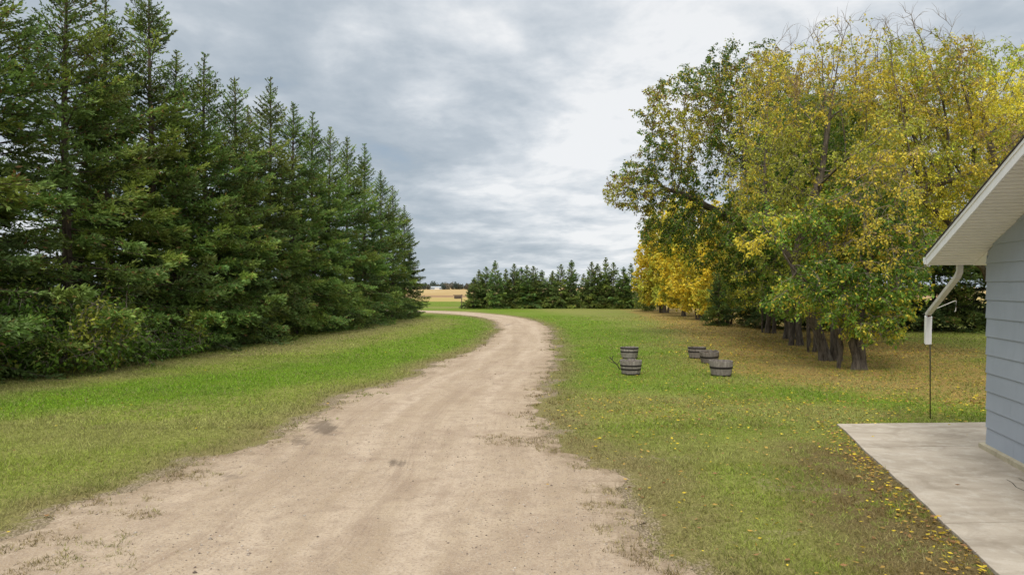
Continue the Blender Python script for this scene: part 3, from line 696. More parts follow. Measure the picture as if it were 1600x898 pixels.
def spruce(seed, H, Rb, dens=1.0, el=.155, ew=.046, tone=(0.072, 0.118, 0.040), thin=0.0, gap=0.0, low=0.25, pe=.80):
    rng = np.random.default_rng(seed)
    EP = []; ED = []; EL = []; EC = []; T0 = []; T1 = []; TR0 = []; TR1 = []
    zt = np.linspace(-.15, H, 26); wob = np.c_[np.sin(zt*.5+seed)*.05, np.cos(zt*.43+seed)*.05, zt]
    rt = .17*(H/13)*(1-np.clip(zt, 0, H)/H)**.85+.008; rt[0] *= 1.7; rt[1] *= 1.15
    for k in range(len(zt)-1): T0.append(wob[k]); T1.append(wob[k+1]); TR0.append(rt[k]); TR1.append(rt[k+1])
    z = low
    asym = rng.uniform(0, 6.28)
    while z < H-.12:
        f = z/H; nb = int(rng.integers(4, 8)) if f < .93 else 4
        a0 = rng.uniform(0, 6.28)
        for b in range(nb):
            az = a0+b*2*math.pi/nb+rng.normal()*.25
            L = Rb*((1-f)**pe)*(1-.35*sstep(f, .88, 1.0))*rng.choice([.5, .8, 1.0, 1.0, 1.15, 1.3])*rng.uniform(.85, 1.1)*(1+.12*math.cos(az-asym)) + .05
            if f < .10: L *= .80+2*f
            if rng.random() < gap*(1-f): L *= .45
            zz = z+rng.normal()*.05
            dead = rng.random() < thin*(1-f)
            rad = np.array([math.cos(az), math.sin(az), 0]); tan = np.array([-rad[1], rad[0], 0])
            up0 = -.22+1.15*f+rng.normal()*.08; sag = .75*(1-f)*rng.uniform(.5, 1.4)
            bend = rng.normal()*.12
            ns = max(3, int(L/.35)); s = np.linspace(0, 1, ns+1)
            def pos(s):
                s = np.asarray(s); h = L*(up0*s - sag*s**1.5*.55 + .20*s**3*(1-.5*f))
                return rad*(L*s)[:, None]*1.0+tan*(bend*L*s*s)[:, None]+np.array([0, 0, 1])*(zz+h)[:, None]
            pb = pos(s)
            rb = (.012+.007*L)*(1-s*.85)
            T0 += list(pb[:-1]); T1 += list(pb[1:]); TR0 += list(rb[:-1]); TR1 += list(rb[1:])
            # side twigs
            n = max(6, int(L/.058*dens*(1+.5*f))); ss = np.sort(rng.uniform(.12 if not dead else .8, 1.0, n) if dead else rng.uniform(.10, 1, n)**.85)
            pp = pos(ss); dd = unit(pos(np.minimum(ss+.03, 1.03))-pp)
            side = np.where(rng.random(n) < .5, -1, 1)
            sv = np.cross(dd, [0, 0, 1.0]); sv = unit(sv)*side[:, None]
            tl = np.clip((.55*L*(1-ss)**.8+.03+.14*(1-f))*rng.uniform(.5, 1.15, n), .05, .85)
            td = unit(dd*rng.uniform(.55, 1.0, n)[:, None]+sv*rng.uniform(.5, 1.1, n)[:, None]+np.c_[np.zeros(n), np.zeros(n), rng.normal(-.05, .28, n)])
            # needle tufts along each twig
            cl = rng.normal(size=3)*.0
            tone_b = rng.uniform(.38, 1.75)
            for sgn_k in range(1):
                m = np.maximum(2, (tl/.042*dens).astype(int)); idx = np.repeat(np.arange(n), m)
                fr = rng.uniform(0.05, 1.0, len(idx))
                droop = -.25*(fr*tl[idx])**1.3*(1-f)
                q = pp[idx]+td[idx]*(fr*tl[idx])[:, None]; q[:, 2] += droop
                s2 = unit(np.cross(td[idx], rng.normal(size=(len(idx), 3))))
                e = unit(td[idx]+s2*rng.uniform(.2, .85, len(idx))[:, None]+np.array([0, 0, .18]))
                EP.append(q); ED.append(e); EL.append(el*rng.uniform(.55, 1.25, len(idx))*min(1.1, .42+1.1*(1-f)))
                EC.append(np.clip(tone_b*rng.uniform(.65, 1.4, len(idx)), 0, 3))
            # needles right on the branch
            k2 = max(6, int(L/.035*dens)); sq = rng.uniform(.3, 1.0, k2); q = pos(sq); d0 = unit(pos(sq+.04)-q)
            e = unit(d0+unit(rng.normal(size=(k2, 3)))*.6)
            EP.append(q); ED.append(e); EL.append(el*rng.uniform(.6, 1.1, k2)*min(1.1, .42+1.1*(1-f))); EC.append(tone_b*rng.uniform(.65, 1.4, k2))
        z += rng.uniform(.20, .40)*(1.0 if f < .8 else .7)
    # leader
    k2 = 90; hz_ = H-.12-1.0*rng.random(k2)**.8; q = np.c_[np.zeros(k2), np.zeros(k2), hz_]; e = unit(rng.normal(size=(k2, 3))*[.35, .35, .1]+[0, 0, 1])
    EP.append(q); ED.append(e); EL.append(np.full(k2, .12)); EC.append(np.full(k2, 1.1))
    P = np.vstack(EP); D = np.vstack(ED); L = np.concatenate(EL); C = np.concatenate(EC)
    P[:, 0] += np.interp(P[:, 2], zt, wob[:, 0]); P[:, 1] += np.interp(P[:, 2], zt, wob[:, 1])
    V, F = diamonds(P, D, L, ew*rng.uniform(.7, 1.35, len(P)), rng)
    cn = vnoise(P, .9, seed, 2)
    base = np.array(tone); warm = np.array([0.118, 0.150, 0.040]); blue = np.array([0.070, 0.118, 0.055]); brn = np.array([.12, .075, .04])
    c = base[None]*np.ones((len(P), 1)); wv = sstep(cn, .45, .7)[:, None]; c = c*(1-wv*.7)+warm*wv*.7
    wv = sstep(1-cn, .52, .75)[:, None]; c = c*(1-wv*.6)+blue*wv*.6
    bw = (rng.random(len(P)) < .05)[:, None]; c = np.where(bw, brn, c); c = c*C[:, None]
    crown = mesh_np('crown', V, F, M['needle'], col=np.repeat(c, 4, 0))
    TV, TF = tubes(np.array(T0), np.array(T1), np.array(TR0), np.array(TR1), 5)
    trunk = mesh_np('trunk', TV, TF, M['sbark'], smooth=True)
    return trunk, crown, H
NEAR = [spruce(101, 14, 3.4, .85, thin=.38, gap=.30, low=.5), spruce(102, 13, 2.9, 1.0, thin=.28, gap=.3),
        spruce(103, 13, 2.8, 1.05, thin=.1, gap=.15), spruce(104, 12, 2.75, 1.0, tone=(0.064, 0.108, 0.040), thin=.12, gap=.2)]
FARS = [spruce(201, 6, 2.0, .75, .22, .08, tone=(0.062, 0.105, 0.040), low=.12, pe=1.02), spruce(202, 6, 1.8, .75, .22, .08, tone=(0.058, 0.100, 0.038), low=.12, pe=1.02),
        spruce(203, 6, 2.2, .75, .22, .08, tone=(0.070, 0.104, 0.036), low=.12, pe=1.02)]
DARKS = spruce(301, 11, 3.2, .6, .24, .075, tone=(0.050, 0.080, 0.036), low=.15)
def place_spruce(v, x, y, H, rz, label, group, name='spruce_tree', wide=1.0, lean=0.0, cat='spruce'):
    tr, cr_, h0 = v; s = H/h0
    t = thing(name, label, cat, (x, y, 0), rz, group, (s*wide, s*wide, s)); t.rotation_euler = (lean, lean*.6, rz)
    link('trunk', tr, t); link('crown', cr_, t)
ORD = ['first', 'second', 'third', 'fourth', 'fifth', 'sixth', 'seventh', 'eighth', 'ninth', 'tenth', 'eleventh', 'twelfth', 'thirteenth', 'fourteenth',
       'fifteenth', 'sixteenth', 'seventeenth', 'eighteenth', 'nineteenth', 'twentieth', 'twenty-first', 'twenty-second', 'twenty-third']
rr = random.Random(7)
ROW = [(-16.2, 15.2, 14, 0), (-16.0, 18.4, 14.6, 3), (-15.9, 20.9, 14.5, 0), (-15.4, 23.6, 14.8, 0), (-15.2, 25.6, 13.6, 2), (-14.5, 27.4, 15.0, 1), (-14.2, 28.8, 12.6, 0), (-13.5, 30.0, 12.9, 2), (-13.0, 32.0, 12.5, 3), (-13.1, 34.0, 11.6, 0),
       (-12.7, 35.8, 13.6, 2), (-12.3, 38.3, 13.0, 1), (-11.9, 40.8, 13.1, 2), (-11.6, 43.4, 12.8, 0), (-11.2, 46.3, 12.9, 3), (-10.75, 49.8, 13.1, 2), (-10.3, 53.6, 11.8, 1),
       (-10.0, 57.2, 11.2, 3), (-9.55, 60.6, 9.9, 2)]
for k, (x, y, H, v) in enumerate(ROW):
    look = 'tall open spruce with bare inner limbs' if k in (1, 2, 3) else ('shorter spruce closing the row by the bend' if k == len(ROW)-1 else ('tallest spruce reaching the top of the picture' if k == 5 else 'dense dark green spruce'))
    place_spruce(NEAR[v], x, y, H, rr.uniform(0, 6.28), '%s, %s from the near end' % (look, ORD[k]), 'spruces in the row left of the driveway', wide=1.0 if k < 12 else .95)
# loose back row seen through the gaps
for k, (x, y, H, v) in enumerate([(-20.5, 26, 9.5, 3), (-19.5, 31.5, 10.5, 1), (-18, 37, 10, 2), (-17, 43, 10.5, 3), (-16, 50, 10, 1)]):
    place_spruce(NEAR[v], x, y, H, rr.uniform(0, 6.28), 'spruce half hidden behind the left row, %s of the back trees from the near end' % ORD[k], 'spruces behind the left row')
FT = [(740, 436), (748, 424), (759, 419), (773, 409), (790, 423), (803, 414), (815, 419), (823, 417), (833, 418), (847, 424), (862, 430), (877, 415), (893, 408), (912, 430),
      (925, 411), (933, 414), (947, 405), (958, 412), (975, 419), (986, 414)]
for k, (px, py) in enumerate(FT):
    d = 84.5+rr.uniform(-1.2, 1.5) + (2.0 if py > 422 and px > 800 else 0); H = CAMH+(450-py)/FPX*d+.15
    place_spruce(FARS[k % 3], (px-800)/FPX*d, d, H, rr.uniform(0, 6.28), '%s spruce, %s from the left in the far row' % ('tall pointed' if py < 413 else ('small' if py > 422 else 'dark pointed'), ORD[k]),
                 'spruces in the far row across the lawn', wide=rr.uniform(.85, 1.05)*6/H*.98)
for k in range(9):
    d = 89+rr.uniform(-1, 1); px = 752+k*28
    place_spruce(FARS[(k+1) % 3], (px-800)/FPX*d, d, rr.uniform(4.2, 4.9), rr.uniform(0, 6.28), 'low spruce filling the gaps behind the far row, %s from the left' % ORD[k], 'low spruces behind the far row')
# dark spruces behind the maples
for k, (x, y, H) in enumerate([(16.2, 44, 8.5), (19.5, 42.5, 10), (22.6, 42, 9.5), (25.6, 41.5, 10.5), (28.8, 41, 10), (32, 40.5, 9.5), (35.5, 40, 10)]):
    place_spruce(DARKS, x, y, H, rr.uniform(0, 6.28), 'dark spruce behind the maples, %s from the left under their crowns' % ORD[k], 'dark spruces behind the maples')
place_spruce(FARS[0], 14.1, 46.5, 4.6, 1.0, 'small dark spruce under the olive maple at the edge of the leaf litter', None, wide=.8)

# ------------------------------------------------------------------ broadleaf trees
def colonize(paths, blobs, natt, seed, step=.3, kill=.55, infl=3.2):
    rng = np.random.default_rng(seed)
    A = []; vol = np.array([b[3]*b[4]*b[5] for b in blobs]); cnt = (natt*vol**.75/np.sum(vol**.75)).astype(int)
    for (x, y, z, a, b, c), n in zip([b_[:6] for b_ in blobs], cnt):
        u_ = unit(rng.normal(size=(n, 3)))*(rng.random(n)**.42)[:, None]; A.append(u_*[a, b, c]+[x, y, z])
    A = np.vstack(A); A = A[A[:, 2] > (.9 if max(b_[5] for b_ in blobs) > 1.2 else .12)]
    # thin out by coarse noise so that holes show between limbs
    A = A[vnoise(A, .5, seed+3, 2) > .385]
    N = []; par = []
    for pth in paths:
        pts = catmull(pth, 8) if False else np.array(pth, float); first = True
        for a, b in zip(pts[:-1], pts[1:]):
            m = max(1, int(np.linalg.norm(b-a)/step))
            for t in np.linspace(0, 1, m, endpoint=False):
                if first: N.append(a); par.append(-1); first = False
                elif t == 0 and False: pass
                else: N.append(a+(b-a)*t+rng.normal(size=3)*.02); par.append(len(N)-2)
        N.append(pts[-1]); par.append(len(N)-2)
    N = [np.array(q) for q in N]; NP = np.array(N); best = np.full(len(A), 1e9); bi = np.zeros(len(A), int)
    for k, p in enumerate(NP):
        d = np.linalg.norm(A-p, axis=1); mk_ = d < best; best[mk_] = d[mk_]; bi[mk_] = k
    alive = np.ones(len(A), bool); N = list(NP); last = None
    for it in range(110):
        act = alive & (best < infl if it > 25 else alive)
        if not act.any(): break
        dirs = {}
        V_ = unit(A[act]-np.array(N)[bi[act]]); ids = bi[act]; un, inv = np.unique(ids, return_inverse=True)
        S = np.zeros((len(un), 3)); np.add.at(S, inv, V_)
        S = unit(S + rng.normal(size=S.shape)*.12 + np.array([0, 0, .05]))
        newp = np.array(N)[un]+S*step
        s0 = len(N)
        for q, p_ in zip(newp, un): N.append(q); par.append(int(p_))
        for k, p in enumerate(newp):
            d = np.linalg.norm(A-p, axis=1); mk_ = d < best; best[mk_] = d[mk_]; bi[mk_] = s0+k
        alive &= best > kill
        if len(N) > 12000: break
    return np.array(N), np.array(par)
PAL = dict(lemon=(0.60, 0.54, 0.06), yellow=(0.70, 0.59, 0.065), gold=(0.74, 0.57, 0.045), lime=(0.42, 0.47, 0.06), green=(0.14, 0.25, 0.03), deep=(0.07, 0.14, 0.02), olive=(0.29, 0.31, 0.05),
           brown=(0.21, 0.125, 0.03), tan=(0.34, 0.25, 0.12))
def broadleaf(seed, paths, blobs, natt, pal, leaves=9, lsize=.10, base_r=.2, twigs=2, bare=0.0, hang=.35, bare_top=None, shoots=1.0, keep=1.0, kill=.55, step=.3, pscale=.55):
    rng = np.random.default_rng(seed)
    N, par = colonize(paths, blobs, natt, seed, step=step, kill=kill); n = len(N)
    child = np.zeros(n, int); w_ = np.zeros(n)
    for k in range(n-1, -1, -1):
        if w_[k] == 0: w_[k] = 1.0
        if par[k] >= 0: w_[par[k]] += w_[k]; child[par[k]] += 1
    wt = np.zeros(n)
    for k in range(n-1, -1, -1):
        if child[k] == 0: wt[k] = 1
        if par[k] >= 0: wt[par[k]] += wt[k]
    r = .007*wt**(1/2.15); r = r*(1+(base_r/r.max()-1)*np.clip((r/r.max())*1.2, 0, 1)); r = np.maximum(r, .006)
    flare = 1+.55*np.exp(-np.clip(N[:, 2], 0, 9)/.22); r = r*np.where(r > .07, flare, 1)
    k = np.where(par >= 0)[0]; p = par[k]; gp_ = par[p]
    D = np.zeros((n, 3)); D[k] = unit(N[k]-N[p]); D[par < 0] = [0, 0, 1]
    main = np.zeros(n, int)-1
    for c in k:
        q = par[c]
        if main[q] < 0 or r[c] > r[main[q]]: main[q] = c
    ism = main[p] == k
    R0 = np.where(ism, np.minimum(r[p], r[k]*1.35+.01), r[k]*1.12); D0 = np.where(ism[:, None], D[p], D[k])
    big = r[k] > .03
    V1, F1 = tubes(N[p][big], N[k][big], R0[big], r[k][big], 9, D0[big], D[k][big])
    # crooked main wood
    V2, F2 = tubes(N[p][~big], N[k][~big], R0[~big], r[k][~big], 3, D0[~big], D[k][~big])
    # twigs on thin wood
    thin = np.where((r < .022) & (N[:, 2] > (1.0 if base_r > .1 else .15)) & (par >= 0))[0]
    tw = np.repeat(thin, twigs); m = len(tw)
    dr = unit(D[tw]*.5+unit(rng.normal(size=(m, 3)))*1.0+np.array([0, 0, -hang])); tl = rng.uniform(.18, .55, m)
    if bare_top is not None:
        hi = N[tw, 2] > bare_top; dr[hi] = unit(D[tw][hi]*.8+unit(rng.normal(size=(int(hi.sum()), 3)))*.6+[0, 0, .5]); tl[hi] *= 1.15
    e0 = N[tw]; e1 = e0+dr*tl[:, None]*.55; e2 = e0+unit(dr+np.array([0, 0, -hang*.6]))*tl[:, None]
    V3, F3 = tubes(e0, e1, np.full(m, .006), np.full(m, .0045), 3); V4, F4 = tubes(e1, e2, np.full(m, .0045), np.full(m, .002), 3)
    V = np.vstack([V1, V2, V3, V4]); o1, o2, o3 = len(V1), len(V1)+len(V2), len(V1)+len(V2)+len(V3)
    trunk = mesh_np('trunk', V, [np.vstack([F1, F2+o1, F3+o2, F4+o3])], M['bark'], smooth=True, attrs=dict(twig=np.concatenate([np.zeros(len(V1)), np.full(len(V2), .5), np.ones(len(V3)+len(V4))])))
    # leaves
    bn = vnoise(e2, .55, seed+8, 2); pk = keep*(1-bare*sstep(bn, .42, .62))
    if bare_top is not None: pk = pk*(1-.97*sstep(e2[:, 2]+(bn-.5)*3, bare_top-.6, bare_top+.6))
    use = np.where(rng.random(m) < pk)[0]; li = np.repeat(use, leaves); q = len(li); t_ = rng.uniform(.15, 1.05, q)
    P = e0[li]+(e2-e0)[li]*t_[:, None]+rng.normal(size=(q, 3))*.045
    Dl = unit(dr[li]*.4+unit(rng.normal(size=(q, 3)))*.9+np.array([0, 0, -.55]))
    L = lsize*rng.uniform(.6, 1.3, q)
    Vl, Fl = diamonds(P, Dl, L, L*rng.uniform(.42, .62, q), rng, fold=.12)
    # colour by branch clusters
    cn = vnoise(P, pscale, seed+1, 3)+rng.normal(size=q)*.055; names, ths = zip(*pal); C = np.zeros((q, 3)); lo = -9
    for nm, th in pal:
        s_ = (cn >= lo) & (cn < th); C[s_] = PAL[nm]; lo = th
    C *= (rng.uniform(.72, 1.3, q)*(.72+.56*vnoise(P, 1.1, seed+5, 2)*1.0))[:, None]
    sw = rng.random(q) < .10; C[sw] = np.array(PAL[pal[rng.integers(len(pal))][0]])
    crown = mesh_np('crown', Vl, Fl, M['leaf'], col=np.repeat(C, 4, 0)); print('TREE', seed, 'nodes', n, 'leaves', q)
    return trunk, crown
def place_tree(parts, x, y, label, group=None, rz=0.0, s=1.0, name='maple_tree', cat='tree'):
    t = thing(name, label, cat, (x, y, 0), rz, group, s); link('trunk', parts[0], t); link('crown', parts[1], t); return t
GRP = 'broadleaf trees in the right grove'
# A: nearest, low hanging bright green crown on twisted stems
A_ = broadleaf(1, [[(0, 0, -.1), (.02, 0, .5), (-.1, .05, 1.1), (-.35, .1, 2.0), (-.5, .2, 3.2)], [(.24, .1, -.1), (.22, .1, .6), (.15, .1, 1.4), (.45, .2, 2.4), (.6, .2, 3.6)],
                   [(-.38, .3, -.1), (-.32, .25, .7), (-.55, .2, 1.5), (-1.3, .2, 2.6)]],
               [(-.4, 0, 3.4, 2.5, 2.0, 1.9), (-2.0, .3, 3.8, 1.7, 1.7, 1.5), (.5, -.1, 2.2, 1.5, 1.4, 1.1), (.2, .5, 5.0, 1.9, 1.8, 1.0), (-.9, -.4, 2.3, 1.3, 1.2, .9), (1.0, 0, 3.8, 1.5, 1.4, 1.4), (-2.2, 0, 2.6, 1.2, 1.2, .8), (.1, -.6, 1.5, .8, .7, .5), (.7, -.3, 1.4, .8, .7, .6)],
               3600, [('deep', .36), ('green', .60), ('lime', .69), ('yellow', 9)], leaves=15, lsize=.115, base_r=.15, twigs=3, hang=.45, kill=.40, step=.26)
place_tree(A_, 10.85, 21.6, 'nearest maple of the grove, low bright green crown over twisted dark stems', GRP)
# B: leaning trunk, sparse yellow crown above A, long drooping yellow limb in front
B_ = broadleaf(2, [[(0, 0, -.1), (-.1, 0, .4), (-.35, 0, 1.1), (-.85, 0, 2.2), (-1.1, .1, 3.4), (-.7, .2, 5.0), (-.1, .3, 6.5)], [(-1.1, .1, 3.4), (-1.9, .1, 4.6), (-2.2, .0, 6.0)],
                   [(.35, .1, -.1), (.4, .1, 1.4), (.8, 0, 3.2), (1.8, -.1, 5.0), (3.6, -.2, 6.2), (5.0, -.3, 6.6)]],
               [(.1, .3, 9.3, 3.3, 2.6, 3.1), (2.6, .2, 9.4, 3.2, 2.5, 3.2), (-1.9, 0, 7.0, 1.8, 2.0, 2.3), (4.8, -.3, 7.2, 2.2, 2.0, 1.9), (-.4, -4.2, 5.0, 1.2, 1.0, 2.1), (.4, -3.6, 6.6, 1.4, 1.2, 1.4), (.2, -1.6, 7.8, 1.8, 1.6, 1.5)],
               8000, [('olive', .33), ('lime', .50), ('yellow', .70), ('tan', 9)], leaves=13, lsize=.10, base_r=.19, twigs=3, bare=.4, hang=.55, bare_top=11.3, kill=.48)
place_tree(B_, 11.2, 24.3, 'tall yellow maple with bare twigs at its top and a trunk leaning left', GRP)
# C: right hand yellow tree whose foot the house hides
C_ = broadleaf(3, [[(0, 0, -.1), (-.2, 0, 1.6), (-.9, 0, 3.2), (-2.2, 0, 5.0), (-3.6, .1, 6.2)], [(-.2, 0, 1.6), (.3, .2, 3.8), (-.2, .2, 6.5), (-.6, .2, 8.0)], [(-.9, 0, 3.2), (-2.6, -.3, 4.6), (-4.6, -.4, 5.2)]],
               [(-2.4, 0, 9.4, 3.2, 2.6, 2.5), (-3.6, 0, 7.0, 2.6, 2.2, 2.2), (.8, .3, 8.6, 3.2, 2.6, 3.0), (-1.5, -.6, 5.2, 2.6, 1.6, 1.6), (-4.6, -.3, 5.6, 1.4, 1.2, 1.3)],
               7500, [('olive', .34), ('lime', .52), ('yellow', 9)], leaves=14, lsize=.10, base_r=.18, twigs=3, bare=.3, hang=.4, bare_top=11.2, kill=.48)
place_tree(C_, 18.2, 25.0, 'yellow maple arching in from behind the house roof at right', GRP)
# D: big olive tree that overhangs the lawn to the left
D_ = broadleaf(4, [[(0, 0, -.1), (0, 0, .8), (-.3, 0, 2.2), (-.9, 0, 4.2), (-1.6, 0, 6.5), (-2.2, 0, 9.0)], [(-.9, 0, 4.2), (-2.6, -.2, 5.8), (-4.8, -.3, 7.0), (-6.4, -.3, 7.6)], [(.3, .2, -.1), (.35, .2, 2.0), (.9, .2, 5.0), (1.0, .3, 8.0)]],
               [(-2.4, 0, 11.8, 3.2, 3.0, 3.5), (-5.4, -.2, 10.1, 2.9, 2.6, 3.5), (-7.4, -.2, 7.6, 2.2, 1.8, 1.3), (-3.6, 0, 6.0, 3.6, 2.8, 2.6), (.4, .2, 9.4, 2.8, 2.6, 3.4), (-6.4, -.2, 5.6, 1.6, 1.3, .9), (-1.6, 0, 3.2, 1.8, 1.8, 1.3)],
               7000, [('deep', .40), ('green', .52), ('olive', .57), ('brown', .64), ('lime', .78), ('yellow', 9)], leaves=15, lsize=.13, base_r=.22, twigs=3, bare=.05, hang=.35, kill=.48)
place_tree(D_, 14.0, 34.5, 'tall olive green maple with brown seed clusters overhanging the lawn at left', GRP)
# E: green and yellow mid tree for the row interior
E_ = broadleaf(5, [[(0, 0, -.1), (.1, 0, 1.4), (-.2, 0, 3.0), (.2, 0, 5.5)], [(.35, .1, -.1), (.4, .1, 1.2), (.9, .1, 3.2), (1.3, 0, 5.0)], [(-.4, .1, -.1), (-.5, .1, 1.3), (-1.0, .1, 3.0)]],
               [(0, 0, 6.6, 2.8, 2.6, 2.8), (-1.4, 0, 4.4, 2.2, 2.0, 1.6), (1.2, 0, 4.6, 2.2, 2.0, 1.8), (.2, 0, 9.2, 2.2, 2.2, 2.2), (-1.6, 0, 2.4, 1.6, 1.6, 1.0), (1.5, 0, 2.6, 1.5, 1.6, 1.0)],
               4200, [('deep', .42), ('green', .54), ('olive', .64), ('lime', .74), ('yellow', 9)], leaves=14, lsize=.125, base_r=.13, twigs=3, bare=.15, hang=.4)
place_tree(E_, 12.3, 27.6, 'green and olive maple just behind the leaning trunk', GRP, 0.6, .95)
place_tree(E_, 12.9, 30.6, 'green maple fourth back in the grove, dark clustered stems', GRP, 2.4, 1.0)
place_tree(E_, 16.0, 33.5, 'green maple in the middle of the grove behind the stems', GRP, 4.1, 1.15)
place_tree(E_, 14.6, 39.0, 'olive maple behind the big overhanging one, low branches', GRP, 5.2, 1.05)

place_tree(B_, 19.5, 36.5, 'sparse yellow maple at the back of the grove above the dark spruces', GRP, 2.2, 1.1)
place_tree(C_, 27.5, 35.5, 'yellow maple at the back right of the grove above the roof', GRP, .3, 1.1)
# F: bright yellow trees farther along
F_ = broadleaf(6, [[(0, 0, -.1), (0, 0, 1.5), (.1, 0, 3.5), (0, 0, 6)], [(.3, 0, -.1), (.5, .1, 2), (1.1, .1, 4)], [(-.3, 0, -.1), (-.6, .1, 2), (-1.1, 0, 3.6)]],
               [(0, 0, 5.4, 2.6, 2.6, 3.6), (0, 0, 8.0, 1.9, 1.9, 2.4), (-.8, -.2, 2.6, 2.2, 2.2, 1.6), (1.0, 0, 3.0, 2.0, 2.0, 1.8), (0, 0, 1.6, 2.6, 2.4, 1.1)],
               2600, [('lime', .36), ('lemon', .52), ('gold', 9)], leaves=11, lsize=.24, base_r=.15, twigs=3, bare=0, hang=.3, kill=.6)
for (x, y, rz, s, lab) in [(15.3, 48.5, 3.3, .82, 'yellow tree with green tints just behind the small dark spruce'), (15.2, 55, 0, .98, 'golden yellow tree, first of the pure yellow ones going back'), (15.6, 62, 1.2, 1.1, 'golden yellow tree, second of the yellow ones going back'),
                           (15.6, 70, 2.9, 1.15, 'golden yellow tree, third of the yellow ones going back'), (17.2, 78, 4.0, 1.1, 'golden yellow tree farthest left against the far spruces'),
                           (20.5, 66, 5.2, 1.1, 'golden yellow tree set behind the other yellow ones')]:
    place_tree(F_, x, y, lab, 'yellow trees beyond the maples', rz, s, 'yellow_tree')
# bushes
S_ = broadleaf(7, [[(0, 0, -.05), (0, 0, .3), (.1, 0, .9)], [(.1, 0, -.05), (.4, .1, .8)], [(-.1, 0, -.05), (-.4, .1, .8)]],
               [(0, 0, 1.2, 1.5, 1.2, 1.1), (.9, 0, .9, 1.0, .9, .8), (-.9, .1, .9, 1.0, .9, .7), (0, -.2, .5, 1.5, 1.1, .5)], 1300, [('deep', .42), ('green', .60), ('olive', .70), ('lime', 9)],
               leaves=9, lsize=.11, base_r=.05, twigs=3, hang=.2, kill=.33, step=.2)
for k, (x, y, rz, s, lab) in enumerate([(-13.9, 20.6, 0, 1.25, 'leafy green bush at the foot of the spruces nearest the left edge'), (-13.4, 22.9, 2, 1.3, 'leafy green bush with yellowing leaves, second along the spruce row'),
                                        (-15.5, 19.2, 4, 1.35, 'dark leafy bush in the corner behind the first bush'), (-12.9, 25.2, 1, 1.0, 'small leafy bush third along the foot of the spruce row')]):
    place_tree(S_, x, y, lab, 'bushes at the foot of the spruces', rz, s, 'bush', 'bush')
place_tree(S_, 14.9, 76, 'brownish green bush at the foot of the farthest yellow tree', None, 1.0, 1.15, 'bush', 'bush')

# ------------------------------------------------------------------ far wood and shed on the horizon
rng = np.random.default_rng(9); P = []; C = []
for k in range(170):
    x = rng.uniform(-240, 60); y = 900+rng.uniform(-30, 60); h = rng.uniform(6, 10)*(1.25 if rng.random() < .12 else 1); n = 130
    q = unit(rng.normal(size=(n, 3)))*(rng.random(n)**.4)[:, None]*[h*.42, h*.42, h*.5]+[x, y, h*.5]; P.append(q); C.append(np.tile([[.15, .16, .12], [.09, .12, .10], [.19, .175, .13]][rng.integers(3)], (n, 1))*rng.uniform(.8, 1.2))  # pale grey-green tones: the distance haze is put into the leaf colours
P = np.vstack(P); C = np.vstack(C); V, F = diamonds(P, rng.normal(size=P.shape), np.full(len(P), 1.9), np.full(len(P), 1.5), rng)
tag(link('far_wood', mesh_np('far_wood', V, F, M['leaf'], col=np.repeat(C, 4, 0))), 'thin line of distant trees on the horizon beyond the field', 'wood', kind='stuff')
sh = thing('farm_shed', 'small pale distant shed on the horizon left of the far wood', 'shed', (-96, 880, 0))
M['metal'] = flat('shed_metal', (0.38, 0.42, 0.46), .5)
mb = MB(); mb.box((-11, -6, 0), (11, 6, 2.6)); link('wall', mb.mesh('wall_shed', M['metal']), sh)
mb = MB(); mb.poly([(-11.6, -6.6, 2.55), (11.6, -6.6, 2.55), (11.6, 0, 3.9), (-11.6, 0, 3.9), (11.6, 6.6, 2.55), (-11.6, 6.6, 2.55)], [(0, 1, 2, 3), (3, 2, 4, 5), (0, 3, 5), (1, 4, 2)])
link('roof', mb.mesh('roof_shed', M['metal']), sh)
mb = MB(); mb.box((-3, -6.12, 0.02), (3, -6.02, 2.3)); link('door', mb.mesh('door_shed', M['soffit']), sh)

